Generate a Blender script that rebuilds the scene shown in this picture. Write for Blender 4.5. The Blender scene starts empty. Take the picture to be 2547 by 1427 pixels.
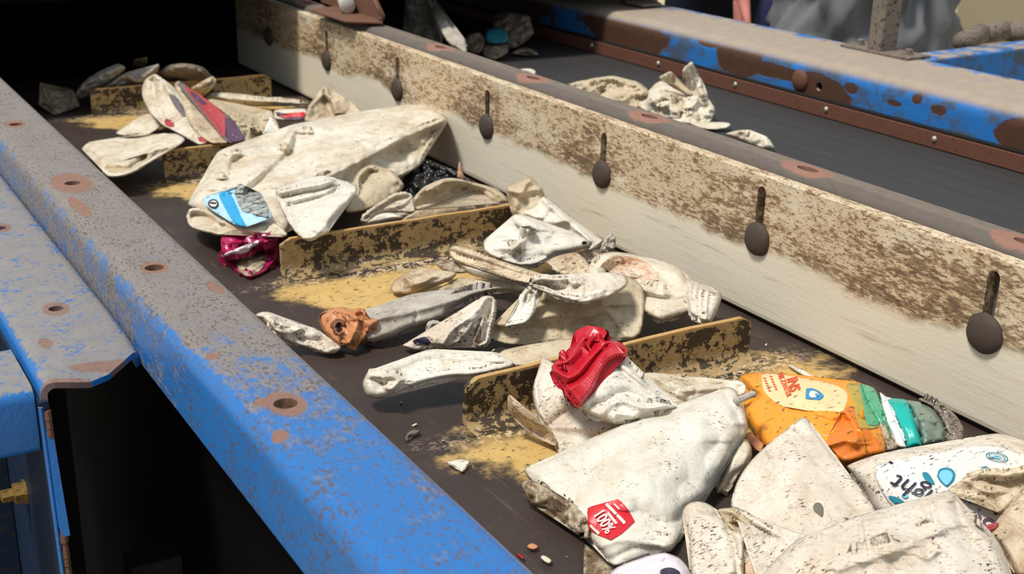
import bpy, bmesh, math, random
import numpy as np
from mathutils import Vector, Matrix, noise
from mathutils.geometry import delaunay_2d_cdt

# ---------------------------------------------------------------- camera, sky, sun, exposure
S = 0.6                      # the camera stands 0.6 m above the belt (belt top is z = 0)
P = np.array([1273.5, 713.5]); F = 3106.0
def nrm(v): return v / np.linalg.norm(v)
_v1 = np.array([-734, -491.]) - P; _v3 = np.array([1081, 9046.]) - P
_Y = nrm(np.array([*_v1, F])); _D = nrm(np.array([*_v3, F])); _Y = nrm(_Y - _D * (_Y @ _D))
_Z = -_D; _X = np.cross(_Y, _Z); R = np.array([_X, _Y, _Z])
sc = bpy.context.scene
col = sc.collection
cam = bpy.data.cameras.new('camera'); camo = bpy.data.objects.new('camera', cam); col.objects.link(camo)
cam.sensor_width = 36; cam.lens = F / 2547 * 36; cam.clip_start = .02; cam.clip_end = 60
M4 = Matrix.Identity(4)
for i in range(3):
    M4[i][0] = R[i, 0]; M4[i][1] = -R[i, 1]; M4[i][2] = -R[i, 2]
M4[2][3] = S
camo.matrix_world = M4
cam.dof.use_dof = True; cam.dof.focus_distance = 1.25; cam.dof.aperture_fstop = 11
sc.camera = camo

w = bpy.data.worlds.new('world'); sc.world = w; w.use_nodes = True
w.node_tree.nodes['Background'].inputs[0].default_value = (.80, .90, 1.0, 1)
w.node_tree.nodes['Background'].inputs[1].default_value = .60
sun = bpy.data.lights.new('sun', 'SUN'); sun.energy = 3.4; sun.angle = math.radians(11); sun.color = (1, .955, .88)
suno = bpy.data.objects.new('sun', sun); col.objects.link(suno)
SUN_FROM = Vector((-.44, -.02, .90))
suno.rotation_euler = SUN_FROM.to_track_quat('Z', 'Y').to_euler()
sc.view_settings.view_transform = 'Standard'; sc.view_settings.look = 'None'
sc.view_settings.gamma = 1; sc.view_settings.use_curve_mapping = False
sc.view_settings.exposure = 0.08
sc.cycles.use_denoising = True
sc.cycles.max_bounces = 6

# ---------------------------------------------------------------- geometry helpers
def ray(px, py):
    px = np.asarray(px, float); py = np.asarray(py, float)
    q = np.stack([px - P[0], py - P[1], np.full(px.shape, F)], -1)
    return q @ R.T
def W(px, py, zc):
    """point in the place seen at a pixel, zc hundredths of the camera height above the belt"""
    r = ray(px, py); t = (np.asarray(zc, float) / 100 - 1) / r[..., 2]
    p = t[..., None] * r; p[..., 2] += 1
    return p * S
def lin(c):
    return tuple((x / 12.92 if x <= .04045 else ((x + .055) / 1.055) ** 2.4) for x in [v / 255 for v in c])
def tag(o, label=None, cat=None, group=None, kind=None):
    if label: o['label'] = label
    if cat: o['category'] = cat
    if group: o['group'] = group
    if kind: o['kind'] = kind
    return o
def mkobj(name, verts, faces, mat=None, parent=None, smooth=False, recenter=True):
    v = np.array(verts, float)
    c = np.zeros(3)
    if recenter and len(v):
        c = np.array([(v[:, 0].min() + v[:, 0].max()) / 2, (v[:, 1].min() + v[:, 1].max()) / 2, v[:, 2].min()])
    me = bpy.data.meshes.new(name); me.from_pydata((v - c).tolist(), [], faces)
    bm = bmesh.new(); bm.from_mesh(me); bmesh.ops.recalc_face_normals(bm, faces=bm.faces); bm.to_mesh(me); bm.free()
    if mat: me.materials.append(mat)
    if smooth:
        me.polygons.foreach_set('use_smooth', [True] * len(me.polygons))
    o = bpy.data.objects.new(name, me); col.objects.link(o)
    o.location = c
    if parent is not None:
        o.parent = parent
        o.location = Vector(c) - worldloc(parent)
    return o
def worldloc(o):
    l = Vector(o.location)
    while o.parent: o = o.parent; l = l + o.location
    return l
class MB:
    def __init__(s): s.v = []; s.f = []
    def add(s, v, f):
        n = len(s.v); s.v += [tuple(p) for p in v]; s.f += [tuple(i + n for i in q) for q in f]; return s
    def box(s, x0, x1, y0, y1, z0, z1):
        v = [(x, y, z) for x in (x0, x1) for y in (y0, y1) for z in (z0, z1)]
        return s.add(v, [(0, 1, 3, 2), (4, 6, 7, 5), (0, 4, 5, 1), (2, 3, 7, 6), (0, 2, 6, 4), (1, 5, 7, 3)])
    def cyl(s, a, b, r0, r1=None, n=24, cap=True):
        r1 = r0 if r1 is None else r1
        a = Vector(a); b = Vector(b); d = (b - a).normalized()
        u = d.orthogonal().normalized(); q = d.cross(u)
        v = [a + (u * math.cos(t) + q * math.sin(t)) * r0 for t in [i * 2 * math.pi / n for i in range(n)]]
        v += [b + (u * math.cos(t) + q * math.sin(t)) * r1 for t in [i * 2 * math.pi / n for i in range(n)]]
        f = [(i, (i + 1) % n, n + (i + 1) % n, n + i) for i in range(n)]
        if cap: f += [tuple(range(n))[::-1], tuple(range(n, 2 * n))]
        return s.add(v, f)
    def lathe(s, c, d, prof, n=32):
        """prof: list of (radius, height along d)"""
        c = Vector(c); d = Vector(d).normalized(); u = d.orthogonal().normalized(); q = d.cross(u)
        v = []; f = []
        for r, h in prof:
            for i in range(n):
                t = i * 2 * math.pi / n; v.append(c + d * h + (u * math.cos(t) + q * math.sin(t)) * r)
        for k in range(len(prof) - 1):
            for i in range(n):
                j = (i + 1) % n; f.append((k * n + i, k * n + j, (k + 1) * n + j, (k + 1) * n + i))
        f += [tuple(range(n))[::-1], tuple(range((len(prof) - 1) * n, len(prof) * n))]
        return s.add(v, f)
    def build(s, name, mat, parent=None, smooth=False):
        return mkobj(name, s.v, s.f, mat, parent, smooth)
def bevel(o, wd, seg=2, ang=40):
    m = o.modifiers.new('bevel', 'BEVEL'); m.width = wd; m.segments = seg; m.limit_method = 'ANGLE'; m.angle_limit = math.radians(ang)
    for p in o.data.polygons: p.use_smooth = True
    o.data.set_sharp_from_angle(angle=math.radians(40)) if hasattr(o.data, 'set_sharp_from_angle') else None
    return o
def cut(o, cutters):
    """boolean away cutter meshes and keep only the finished mesh"""
    for c in cutters:
        m = o.modifiers.new('b', 'BOOLEAN'); m.object = c; m.operation = 'DIFFERENCE'; m.solver = 'EXACT'
    bpy.context.view_layer.update()
    dg = bpy.context.evaluated_depsgraph_get()
    me = bpy.data.meshes.new_from_object(o.evaluated_get(dg))
    o.modifiers.clear(); o.data = me
    for c in cutters: bpy.data.objects.remove(c)
    return o
def extrude_profile(name, outer, th, y0, y1, mat, parent=None, ny=1):
    """open sheet-metal profile (x,z) given in H units, thickness th, swept along Y"""
    p = np.array(outer, float); d = np.gradient(p, axis=0); d /= np.linalg.norm(d, axis=1)[:, None]
    nn = np.stack([d[:, 1], -d[:, 0]], 1); inner = p + nn * th
    loop = np.vstack([p, inner[::-1]]); n = len(loop); v = []; f = []
    ys = np.linspace(y0, y1, ny + 1)
    for y in ys: v += [(x * S, y * S, z * S) for x, z in loop]
    for k in range(ny):
        for i in range(n): j = (i + 1) % n; f.append((k * n + i, k * n + j, (k + 1) * n + j, (k + 1) * n + i))
    f += [tuple(range(n))[::-1], tuple(range(ny * n, (ny + 1) * n))]
    m = len(p)
    f2 = []
    for q in f[:-2]: f2.append(q)
    for k in (0, ny):
        for i in range(m - 1): f2.append((k * n + i, k * n + i + 1, k * n + n - 2 - i, k * n + n - 1 - i))
    return mkobj(name, v, f2, mat, parent)
def arc(cx, cz, r, a0, a1, n=6):
    return [(cx + r * math.cos(math.radians(a0 + (a1 - a0) * i / n)), cz + r * math.sin(math.radians(a0 + (a1 - a0) * i / n))) for i in range(n + 1)]

# ---------------------------------------------------------------- material helpers
class NT:
    def __init__(s, name):
        s.m = bpy.data.materials.new(name); s.m.use_nodes = True; s.t = s.m.node_tree; s.n = s.t.nodes
        s.b = s.n['Principled BSDF']; tc = s.n.new('ShaderNodeTexCoord'); s.obj = tc.outputs['Object']
        g = s.n.new('ShaderNodeNewGeometry'); s.pos = g.outputs['Position']; s.nor = g.outputs['Normal']
        oi = s.n.new('ShaderNodeObjectInfo'); s.rnd = oi.outputs['Random']
    def _in(s, sock, v):
        if isinstance(v, bpy.types.NodeSocket): s.t.links.new(v, sock)
        elif isinstance(v, (tuple, list)) and len(v) == 3 and sock.type == 'RGBA': sock.default_value = (*v, 1)
        else: sock.default_value = v
    def m_(s, op, a, b=0., c=0.):
        n = s.n.new('ShaderNodeMath'); n.operation = op
        for i, v in enumerate((a, b, c)): s._in(n.inputs[i], v)
        return n.outputs[0]
    def v_(s, op, a, b=(0, 0, 0)):
        n = s.n.new('ShaderNodeVectorMath'); n.operation = op; s._in(n.inputs[0], a); s._in(n.inputs[1], b)
        return n.outputs['Value' if op in ('LENGTH', 'DISTANCE', 'DOT_PRODUCT') else 'Vector']
    def noise(s, vec, scale, detail=4, rough=.6, dist=0., stretch=None):
        if stretch: vec = s.v_('MULTIPLY', vec, stretch)
        n = s.n.new('ShaderNodeTexNoise'); s._in(n.inputs['Vector'], vec); n.inputs['Scale'].default_value = scale
        n.inputs['Detail'].default_value = detail; n.inputs['Roughness'].default_value = rough; n.inputs['Distortion'].default_value = dist
        return n.outputs['Fac']
    def vor(s, vec, scale, feat='F1'):
        n = s.n.new('ShaderNodeTexVoronoi'); s._in(n.inputs['Vector'], vec); n.inputs['Scale'].default_value = scale; n.feature = feat
        return n.outputs['Distance']
    def sm(s, x, a, b):
        n = s.n.new('ShaderNodeMapRange'); n.interpolation_type = 'SMOOTHSTEP'; s._in(n.inputs[0], x)
        lo, hi = (a, b) if a < b else (b, a)
        n.inputs[1].default_value = lo; n.inputs[2].default_value = hi
        n.inputs[3].default_value = 0 if a < b else 1; n.inputs[4].default_value = 1 if a < b else 0
        return n.outputs[0]
    def mix(s, f, a, b):
        n = s.n.new('ShaderNodeMix'); n.data_type = 'RGBA'
        s._in(n.inputs[0], f); s._in(n.inputs[6], a); s._in(n.inputs[7], b); return n.outputs[2]
    def xyz(s, v):
        n = s.n.new('ShaderNodeSeparateXYZ'); s._in(n.inputs[0], v); return n.outputs
    def offset(s, vec, k=13.):
        n = s.n.new('ShaderNodeVectorMath'); n.operation = 'ADD'; s._in(n.inputs[0], vec); s.t.links.new(s.m_('MULTIPLY', s.rnd, k), n.inputs[1]); return n.outputs[0]
    def blobs(s, vec, L, soft=.25, wob=.5, wscale=25):
        """union of irregular ellipses; L = list of (centre xyz, radii xyz) in metres"""
        nz = s.m_('MULTIPLY', s.m_('SUBTRACT', s.noise(vec, wscale, 5, .65), .5), wob * 2)
        out = None
        for c, r in L:
            d = s.v_('LENGTH', s.v_('DIVIDE', s.v_('SUBTRACT', vec, tuple(c)), tuple(r)))
            k = s.sm(s.m_('ADD', d, nz), 1 + soft, 1 - soft)
            out = k if out is None else s.m_('MAXIMUM', out, k)
        return out
    def bump(s, h, dist=.001, st=1.):
        n = s.n.new('ShaderNodeBump'); n.inputs['Distance'].default_value = dist; n.inputs['Strength'].default_value = st
        s._in(n.inputs['Height'], h); s.t.links.new(n.outputs[0], s.b.inputs['Normal'])
    def done(s, colr, rough=.6, spec=.4, metal=0.):
        s._in(s.b.inputs['Base Color'], colr); s._in(s.b.inputs['Roughness'], rough)
        s.b.inputs['Specular IOR Level'].default_value = spec; s._in(s.b.inputs['Metallic'], metal)
        return s.m

def plastic(name, base, stain=(178, 150, 112), ks=.5, kp=.5, dark=(52, 38, 28), rough=.5, ang=.5, crack=.5, grime=0.):
    t = NT(name); v = t.offset(t.obj)
    c0 = lin(base)
    big = t.noise(v, 14, 5, .65, .4); c = t.mix(t.m_('MULTIPLY', t.sm(big, .36, .76), ks), c0, lin(stain))
    mid = t.noise(v, 60, 6, .72, .8); c = t.mix(t.m_('MULTIPLY', t.sm(mid, .46, .72), ks * .9), c, lin(stain))
    rot = t.n.new('ShaderNodeVectorRotate'); rot.rotation_type = 'Z_AXIS'; t._in(rot.inputs['Vector'], v); rot.inputs['Angle'].default_value = ang
    r = rot.outputs[0]
    clus = t.sm(t.noise(v, 26, 4, .65), .38, .68)
    dens = t.m_('MULTIPLY_ADD', clus, .13, .012)
    sp = t.m_('ADD', t.noise(r, 330, 4, .62, .2, stretch=(.55, 1.5, 1)), dens)
    c = t.mix(t.m_('MULTIPLY', t.sm(sp, .69 - .05 * kp, .76 - .05 * kp), .55), c, lin((150, 118, 84)))
    c = t.mix(t.m_('MULTIPLY', t.sm(sp, .745 - .05 * kp, .785 - .05 * kp), .9), c, lin(dark))
    sp2 = t.noise(r, 620, 2, .5, 0, stretch=(.5, 1.2, 1))
    c = t.mix(t.m_('MULTIPLY', t.sm(sp2, .66 - .03 * kp, .71), .5), c, lin((120, 94, 68)))
    # fine cracks
    cr = t.noise(v, 17, 5, .62, .5); line = t.sm(t.m_('ABSOLUTE', t.m_('SUBTRACT', cr, .5)), .0032, .0010)
    gate = t.sm(t.noise(v, 30, 2), .52, .62)
    c = t.mix(t.m_('MULTIPLY', t.m_('MULTIPLY', line, gate), crack * .9), c, lin(dark))
    if grime:
        g = t.sm(t.noise(v, 34, 6, .72, .6), .62 - .22 * grime, .72 - .22 * grime)
        c = t.mix(t.m_('MULTIPLY', g, .85), c, t.mix(t.noise(v, 160, 3), lin(dark), lin((120, 92, 62))))
    fold = t.m_('ABSOLUTE', t.m_('SUBTRACT', t.noise(v, 24, 3, .55, .6), .5)); fold2 = t.m_('ABSOLUTE', t.m_('SUBTRACT', t.noise(v, 62, 3, .6, .4), .5))
    t.bump(t.m_('ADD', t.m_('MULTIPLY_ADD', fold, 1.6, t.m_('MULTIPLY', fold2, .7)), t.m_('MULTIPLY', t.noise(v, 90, 5, .6), .35)), .0036, .42)
    return t.done(c, rough, .4)
def plain(name, c, rough=.6, spec=.4, var=.25, vs=60, metal=0., dirt=0., dcol=(60, 45, 34), alpha=None, trans=0.):
    t = NT(name); v = t.offset(t.obj)
    cc = t.mix(t.m_('MULTIPLY', t.noise(v, vs, 5, .6), var), lin(c), tuple(x * .45 for x in lin(c)))
    if dirt:
        cc = t.mix(t.m_('MULTIPLY', t.sm(t.noise(v, 170, 4, .65, 0, (.5, 1.2, 1)), .66 - .16 * dirt, .72 - .12 * dirt), .85), cc, lin(dcol))
    t.bump(t.noise(v, vs, 4), .0012, .2)
    m = t.done(cc, rough, spec, metal)
    if trans: t.b.inputs['Transmission Weight'].default_value = trans; t.b.inputs['IOR'].default_value = 1.35
    return m

# ---------------------------------------------------------------- materials of the place
BLUE = (38, 110, 178)
def onx(px, py, x):
    r = ray(px, py); t = x / r[0]; p = t * r; p[2] += 1; return p * S
def hv(x, y, z): return (x * S, y * S, z * S)
HY_L = [4.52, 3.98, 3.44, 2.90, 2.363, 1.828, 1.284, .747]
HY_M = [4.50, 3.965, 3.426, 2.885, 2.357, 1.817, 1.28, .74]
HY_LL = [2.40, 1.933]

def paint_left():
    t = NT('blue_paint_under_dust'); v = t.pos; x, y, z = t.xyz(v)
    nx = t.xyz(t.nor)[0]; side = t.sm(nx, -.35, -.9)
    n1 = t.noise(v, 30, 5, .65); n2 = t.noise(v, 170, 4, .65, .3, (1.2, .55, 1)); n3 = t.noise(v, 420, 3, .6)
    base = t.mix(t.m_('MULTIPLY', n1, .25), lin(BLUE), lin((22, 88, 170)))
    k = t.sm(y, .60, 1.12)
    mask = t.m_('ADD', t.m_('ADD', t.m_('MULTIPLY', n1, .62), t.m_('MULTIPLY', n2, .58)), t.m_('MULTIPLY', k, .42))
    mask = t.m_('SUBTRACT', mask, t.m_('MULTIPLY', side, t.m_('MULTIPLY_ADD', t.sm(y, .70, 1.3), -.12, .34)))
    d = t.sm(mask, .62, .84)
    dust = t.mix(t.noise(v, 55, 5, .7), lin((114, 104, 94)), lin((146, 133, 117)))
    dust = t.mix(t.m_('MULTIPLY', t.sm(n2, .5, .62), .16), dust, lin((96, 122, 155)))
    c = t.mix(t.m_('MULTIPLY', d, .94), base, dust)
    sp = t.sm(t.m_('ADD', t.noise(v, 310, 4, .65, .3, (1.2, .6, 1)), t.m_('MULTIPLY', n1, .32)), .715, .755)
    c = t.mix(t.m_('MULTIPLY', sp, .8), c, lin((88, 74, 62)))
    c = t.mix(t.m_('MULTIPLY', t.sm(n3, .62, .68), .7), c, lin((78, 66, 58)))
    L = []
    for i, hy in enumerate(HY_L):
        r = (.036, .075) if abs(hy - 2.363) < .01 else ((.020, .028) if abs(hy - 1.828) < .01 else (.023, .036))
        L.append((hv(.4755, hy, .345), hv(r[0], r[1], .5)))
    L += [(hv(.452, 2.20, .345), hv(.012, .07, .5)), (hv(.452, 1.30, .34), hv(.01, .012, .5)), (hv(.44, 1.21, .34), hv(.01, .014, .5)), (hv(.445, 1.46, .34), hv(.008, .01, .5)), (hv(.53, 1.70, .345), hv(.01, .03, .5))]
    rust = t.blobs(v, L, .12, .32, 30)
    rc = t.mix(t.noise(v, 260, 4, .7), lin((150, 112, 92)), lin((112, 82, 68)))
    c = t.mix(rust, c, rc)
    edge = t.sm(t.m_('ADD', x, t.m_('MULTIPLY', n1, .01)), .543 * S + .0055, .553 * S + .0055)
    c = t.mix(t.m_('MULTIPLY', edge, .75), c, lin((86, 72, 64)))
    h = t.m_('ADD', t.m_('MULTIPLY', d, .5), t.m_('SUBTRACT', t.m_('MULTIPLY', n2, .5), t.m_('MULTIPLY', rust, .9)))
    t.bump(h, .0012, .6)
    return t.done(c, t.m_('MULTIPLY_ADD', d, .40, .34), .5)
def paint_small():
    t = NT('worn_blue_paint'); v = t.pos; x, y, z = t.xyz(v)
    nz = t.xyz(t.nor)[2]; up = t.sm(nz, .45, .95)
    n1 = t.noise(v, 38, 5, .65); n2 = t.noise(v, 190, 4, .65, .3)
    base = t.mix(t.m_('MULTIPLY', n1, .3), lin(BLUE), lin((22, 88, 170)))
    mask = t.m_('ADD', t.m_('ADD', t.m_('MULTIPLY', n1, .6), t.m_('MULTIPLY', n2, .6)), t.m_('MULTIPLY', up, .34))
    d = t.sm(mask, .76, .92)
    c = t.mix(t.m_('MULTIPLY', d, .9), base, t.mix(t.noise(v, 60, 4), lin((124, 116, 108)), lin((150, 140, 126))))
    L = [(hv(.344, hy, .265), hv(.020, .030, .4)) for hy in HY_LL] + [(hv(.30, 1.80, .265), hv(.010, .02, .3)), (hv(.36, 1.70, .262), hv(.05, .014, .3)), (hv(.30, 1.66, .26), hv(.04, .012, .3))]
    rust = t.blobs(v, L, .15, .4, 40)
    c = t.mix(t.m_('MULTIPLY', rust, .9), c, t.mix(t.noise(v, 260, 4), lin((150, 116, 98)), lin((104, 78, 66))))
    c = t.mix(t.m_('MULTIPLY', t.sm(t.noise(v, 330, 3), .66, .7), .7), c, lin((60, 50, 46)))
    t.bump(t.m_('ADD', d, n2), .001, .5)
    return t.done(c, t.m_('MULTIPLY_ADD', d, .4, .32), .5)
def paint_mid():
    t = NT('dust_covered_steel'); v = t.pos; x, y, z = t.xyz(v)
    n1 = t.noise(v, 26, 5, .65); n2 = t.noise(v, 150, 4, .65, .2, (1, .4, 1))
    c = t.mix(n1, lin((104, 93, 85)), lin((132, 119, 104)))
    c = t.mix(t.m_('MULTIPLY', t.sm(n2, .5, .7), .5), c, lin((84, 76, 72)))
    band = t.sm(x, 1.818 * S, 1.806 * S)
    c = t.mix(t.m_('MULTIPLY', band, .55), c, lin((84, 78, 76)))
    L = [(hv(1.822, hy, .342), hv(.030, .075, .5)) for hy in HY_M] + [(hv(1.825, hy + .17, .342), hv(.022, .06, .5)) for hy in (2.70, 3.9)]
    rust = t.blobs(v, L, .10, .35, 26)
    c = t.mix(rust, c, t.mix(t.noise(v, 280, 4), lin((160, 118, 100)), lin((126, 92, 78))))
    c = t.mix(t.m_('MULTIPLY', t.sm(t.noise(v, 300, 3), .67, .71), .6), c, lin((60, 52, 46)))
    t.bump(t.m_('SUBTRACT', n2, t.m_('MULTIPLY', rust, .8)), .001, .5)
    return t.done(c, .75, .3)
def paint_right():
    t = NT('rust_eaten_blue_paint'); v = t.pos; x, y, z = t.xyz(v)
    nz = t.xyz(t.nor)[2]; up = t.sm(nz, .35, .8)
    n1 = t.noise(v, 14, 6, .68, .5); n2 = t.noise(v, 60, 5, .68, .4, (1, .5, 1))
    base = t.mix(n2, lin((26, 100, 172)), lin((40, 122, 196)))
    gray = t.sm(t.m_('ADD', n1, t.m_('MULTIPLY', n2, .55)), .71, .87)
    c = t.mix(t.m_('MULTIPLY', gray, .85), base, t.mix(n2, lin((84, 82, 78)), lin((62, 74, 88))))
    L = []
    for yy, zz, ry, rz in [(3.74, .29, .27, .07), (3.08, .295, .105, .055), (2.90, .283, .14, .022), (2.72, .272, .12, .034), (2.66, .25, .09, .03), (2.585, .29, .03, .018), (1.93, .275, .14, .055), (2.26, .288, .028, .014), (2.42, .278, .03, .010), (2.34, .305, .018, .014), (3.25, .318, .05, .01), (4.6, .29, .4, .07)]:
        L.append((hv(2.735, yy, zz), hv(.6, ry, rz)))
    rust = t.m_('MULTIPLY', t.blobs(v, L, .06, .62, 13), t.sm(up, .75, .4))
    rc = t.mix(t.noise(v, 45, 5, .7), lin((92, 58, 40)), lin((62, 42, 32)))
    c = t.mix(rust, c, rc)
    dust = t.mix(t.noise(v, 40, 5, .7), lin((176, 158, 138)), lin((140, 128, 116)))
    dm = t.m_('MULTIPLY', up, t.sm(t.m_('SUBTRACT', t.noise(v, 22, 5, .6), t.m_('MULTIPLY', t.sm(x, 2.95 * S, 3.07 * S), .30)), .12, .34))
    c = t.mix(dm, c, dust)
    t.bump(t.m_('SUBTRACT', n2, t.m_('MULTIPLY', rust, 1.)), .0015, .5)
    return t.done(c, .65, .35)
def board_mat(name='worn_cream_plastic_board'):
    t = NT(name); v = t.pos; x, y, z = t.xyz(v)
    lng = t.noise(v, 150, 4, .6, 0, (1, .06, 1)); lng2 = t.noise(v, 40, 3, .6, 0, (1, .05, 1))
    c = t.mix(t.m_('MULTIPLY', lng, .5), lin((232, 223, 203)), lin((206, 192, 166)))
    c = t.mix(t.m_('MULTIPLY', t.sm(lng, .60, .72), .35), c, lin((150, 128, 102)))
    c = t.mix(t.m_('MULTIPLY', t.sm(lng2, .56, .74), .25), c, lin((226, 196, 160)))
    n1 = t.noise(v, 18, 5, .65, .3, (1, .6, 1))
    # upper soiled band, lower edge wanders between z = .12 and .15
    lo = t.m_('MULTIPLY_ADD', t.noise(v, 6, 4), .075, .056)
    band = t.sm(t.m_('SUBTRACT', z, lo), -.004, .012)
    nearedge = t.sm(t.m_('SUBTRACT', z, lo), .045, .0)      # dirt is heavier along the lower limit
    L = []
    for hy in SLOT_Y: L += [(hv(1.76, hy + .07, .20), hv(.3, .13, .05)), (hv(1.76, hy + .03, .27), hv(.3, .09, .035))]
    L += [(hv(1.76, 1.42, .25), hv(.3, .16, .04)), (hv(1.76, 1.5, .175), hv(.3, .3, .022))]
    heavy = t.blobs(v, L, .8, .5, 14)
    s1 = t.noise(v, 250, 4, .68, .2, (1, .30, 1)); s2 = t.noise(v, 95, 5, .7, .3, (1, .32, 1))
    dens = t.m_('ADD', t.m_('MULTIPLY', heavy, .075), t.m_('ADD', t.m_('MULTIPLY', n1, .10), t.m_('MULTIPLY', nearedge, .03)))
    k = t.m_('ADD', t.m_('MULTIPLY_ADD', s1, .55, t.m_('MULTIPLY', s2, .45)), dens)
    sp = t.m_('MULTIPLY', t.sm(k, .545, .640), band)
    tanm = t.m_('MULTIPLY', t.m_('MULTIPLY', band, t.sm(t.m_('ADD', n1, t.m_('MULTIPLY', s2, .5)), .40, .80)), .85)
    c = t.mix(tanm, c, lin((208, 184, 146)))
    c = t.mix(t.m_('MULTIPLY', sp, .80), c, t.mix(t.sm(k, .62, .71), lin((132, 98, 66)), lin((52, 38, 30))))
    fine = t.noise(v, 520, 3, .6, .2, (1, .35, 1)); c = t.mix(t.m_('MULTIPLY', t.m_('MULTIPLY', t.sm(t.m_('ADD', fine, t.m_('MULTIPLY', n1, .12)), .62, .68), band), .75), c, lin((92, 66, 44)))
    t.bump(t.m_('ADD', s1, lng), .0008, .35)
    return t.done(c, .45, .4)
CLEAT_Y = [4.465, 3.512, 2.592, 1.720, .86]
SLOT_Y = [5.32, 4.745, 4.172, 3.60, 3.025, 2.452, 1.878, 1.289, .71]
def belt_mat():
    t = NT('brown_black_belt_rubber'); v = t.pos; x, y, z = t.xyz(v)
    n1 = t.noise(v, 20, 6, .7, .4); n2 = t.noise(v, 200, 4, .65)
    c = t.mix(n1, lin((44, 36, 33)), lin((70, 57, 50)))
    c = t.mix(t.m_('MULTIPLY', t.sm(n2, .66, .70), .8), c, lin((128, 106, 88)))
    str_ = t.noise(v, 120, 3, .6, 0, (1, .08, 1)); c = t.mix(t.m_('MULTIPLY', t.sm(str_, .58, .75), .35), c, lin((110, 92, 78)))
    L = []
    for cy in CLEAT_Y:
        L += [(hv(1.32, cy - .10, 0), hv(.40, .17, .5)), (hv(1.15, cy - .16, 0), hv(.2, .14, .5))]
    n3 = t.noise(v, 130, 5, .7, .5, (.6, 1.2, 1))
    yel = t.blobs(v, L, .10, .34, 24)
    yc = t.mix(t.noise(v, 34, 4, .6), lin((216, 182, 114)), lin((180, 146, 88)))
    c = t.mix(t.m_('MULTIPLY', yel, t.sm(n3, .64, .57)), c, yc)
    wl = [(hv(1.32, cy - .035, 0), hv(.37, .055, .5)) for cy in CLEAT_Y]
    wm = t.blobs(v, wl, .4, .4, 30)
    n4 = t.noise(v, 110, 6, .75, .4)
    sp = t.mix(t.sm(n4, .50, .55), lin((50, 42, 38)), lin((205, 180, 150)))
    c = t.mix(wm, c, sp)
    t.bump(t.m_('ADD', n1, t.m_('MULTIPLY', n2, .5)), .0015, .5)
    return t.done(c, .55, .35)
def cleat_mat():
    t = NT('stained_yellow_cleat'); v = t.pos; x, y, z = t.xyz(v)
    a = t.noise(v, 26, 5, .68, .5, (.55, 1, 1)); b = t.noise(v, 120, 5, .7, .4); d = t.noise(v, 300, 3, .6)
    c = t.mix(a, lin((150, 126, 84)), lin((184, 158, 112)))
    top = t.sm(z, .083 * S, .089 * S)
    m = t.m_('SUBTRACT', t.m_('ADD', t.m_('MULTIPLY', a, .72), t.m_('MULTIPLY', b, .62)), t.m_('MULTIPLY', top, .30))
    c = t.mix(t.m_('MULTIPLY', t.sm(t.m_('ADD', t.m_('MULTIPLY', b, .7), t.m_('MULTIPLY', d, .4)), .52, .66), .55), c, lin((104, 78, 50)))
    low = t.sm(z, .04 * S, .012 * S)
    c = t.mix(t.m_('MULTIPLY', low, t.sm(b, .50, .58)), c, lin((214, 192, 164)))
    c = t.mix(t.m_('MULTIPLY', t.sm(m, .665, .70), .93), c, lin((42, 34, 28)))
    c = t.mix(t.m_('MULTIPLY', top, .55), c, lin((205, 158, 96)))
    t.bump(t.m_('ADD', a, b), .0015, .5)
    return t.done(c, .6, .3)

MAT = dict(
    left=paint_left(), small=paint_small(), mid=paint_mid(), right=paint_right(), belt=belt_mat(), cleat=cleat_mat(),
    bolt=plain('rusty_bolt_steel', (82, 70, 62), .7, .3, .6, 300, dirt=.3), rust=plain('brown_rust', (120, 84, 66), .8, .3, .5, 90, dirt=.5),
    strip=plain('brown_rubber_strip', (112, 72, 56), .7, .3, .5, 40, dirt=.4, dcol=(50, 34, 28)),
    black=plain('black_steel', (9, 8, 8), .9, .05), dark=plain('dark_grimy_steel', (30, 26, 23), .8, .3, .5, 30, dirt=.4), blue_shade=plain('shaded_navy_paint', (14, 38, 64), .6, .3, .4, 40, dirt=.5),  # navy tone: blue paint with the shade below the bracket put into it
    zinc=plain('zinc_screw', (190, 184, 172), .4, .6, .3, 200, .4), brass=plain('brassy_zinc', (150, 118, 62), .5, .5, .5, 200, .5, dirt=.6),
    pipe=plain('dusty_white_pipe', (196, 190, 178), .5, .4, .3, 60, dirt=.3), post=plain('dusty_grey_steel', (128, 116, 104), .75, .3, .35, 60, dirt=.8),
)
# the second belt: a plain dark belt with faint streaks along its travel
t = NT('dark_smooth_belt'); v = t.pos
c = t.mix(t.noise(v, 60, 4, .6, 0, (1, .05, 1)), lin((40, 40, 42)), lin((66, 62, 60))); MAT['belt2'] = t.done(c, .6, .3)
MAT['board'] = board_mat()

# ---------------------------------------------------------------- setting
def struct(o): o['kind'] = 'structure'; return o
MAT['concrete'] = plain('pale_concrete', (196, 182, 154), .9, .2, .35, 3)
struct(MB().box(-4, 9, -3, 14, -.86, -.80).build('floor', MAT['concrete']))
struct(MB().box(9, 9.1, -3, 14, -.80, 3.2).build('wall_right', MAT['concrete']))
# hood over the far end of both conveyors: black sheet steel
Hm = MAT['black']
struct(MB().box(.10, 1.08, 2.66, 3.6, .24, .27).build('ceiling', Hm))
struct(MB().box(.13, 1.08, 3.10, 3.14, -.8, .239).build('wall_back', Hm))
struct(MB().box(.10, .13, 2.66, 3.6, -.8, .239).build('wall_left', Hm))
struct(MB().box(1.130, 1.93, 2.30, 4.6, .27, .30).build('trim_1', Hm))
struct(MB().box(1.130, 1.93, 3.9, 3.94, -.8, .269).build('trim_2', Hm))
struct(MB().box(1.865, 1.89, 2.62, 3.9, -.8, .269).build('trim_3', Hm))

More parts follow.
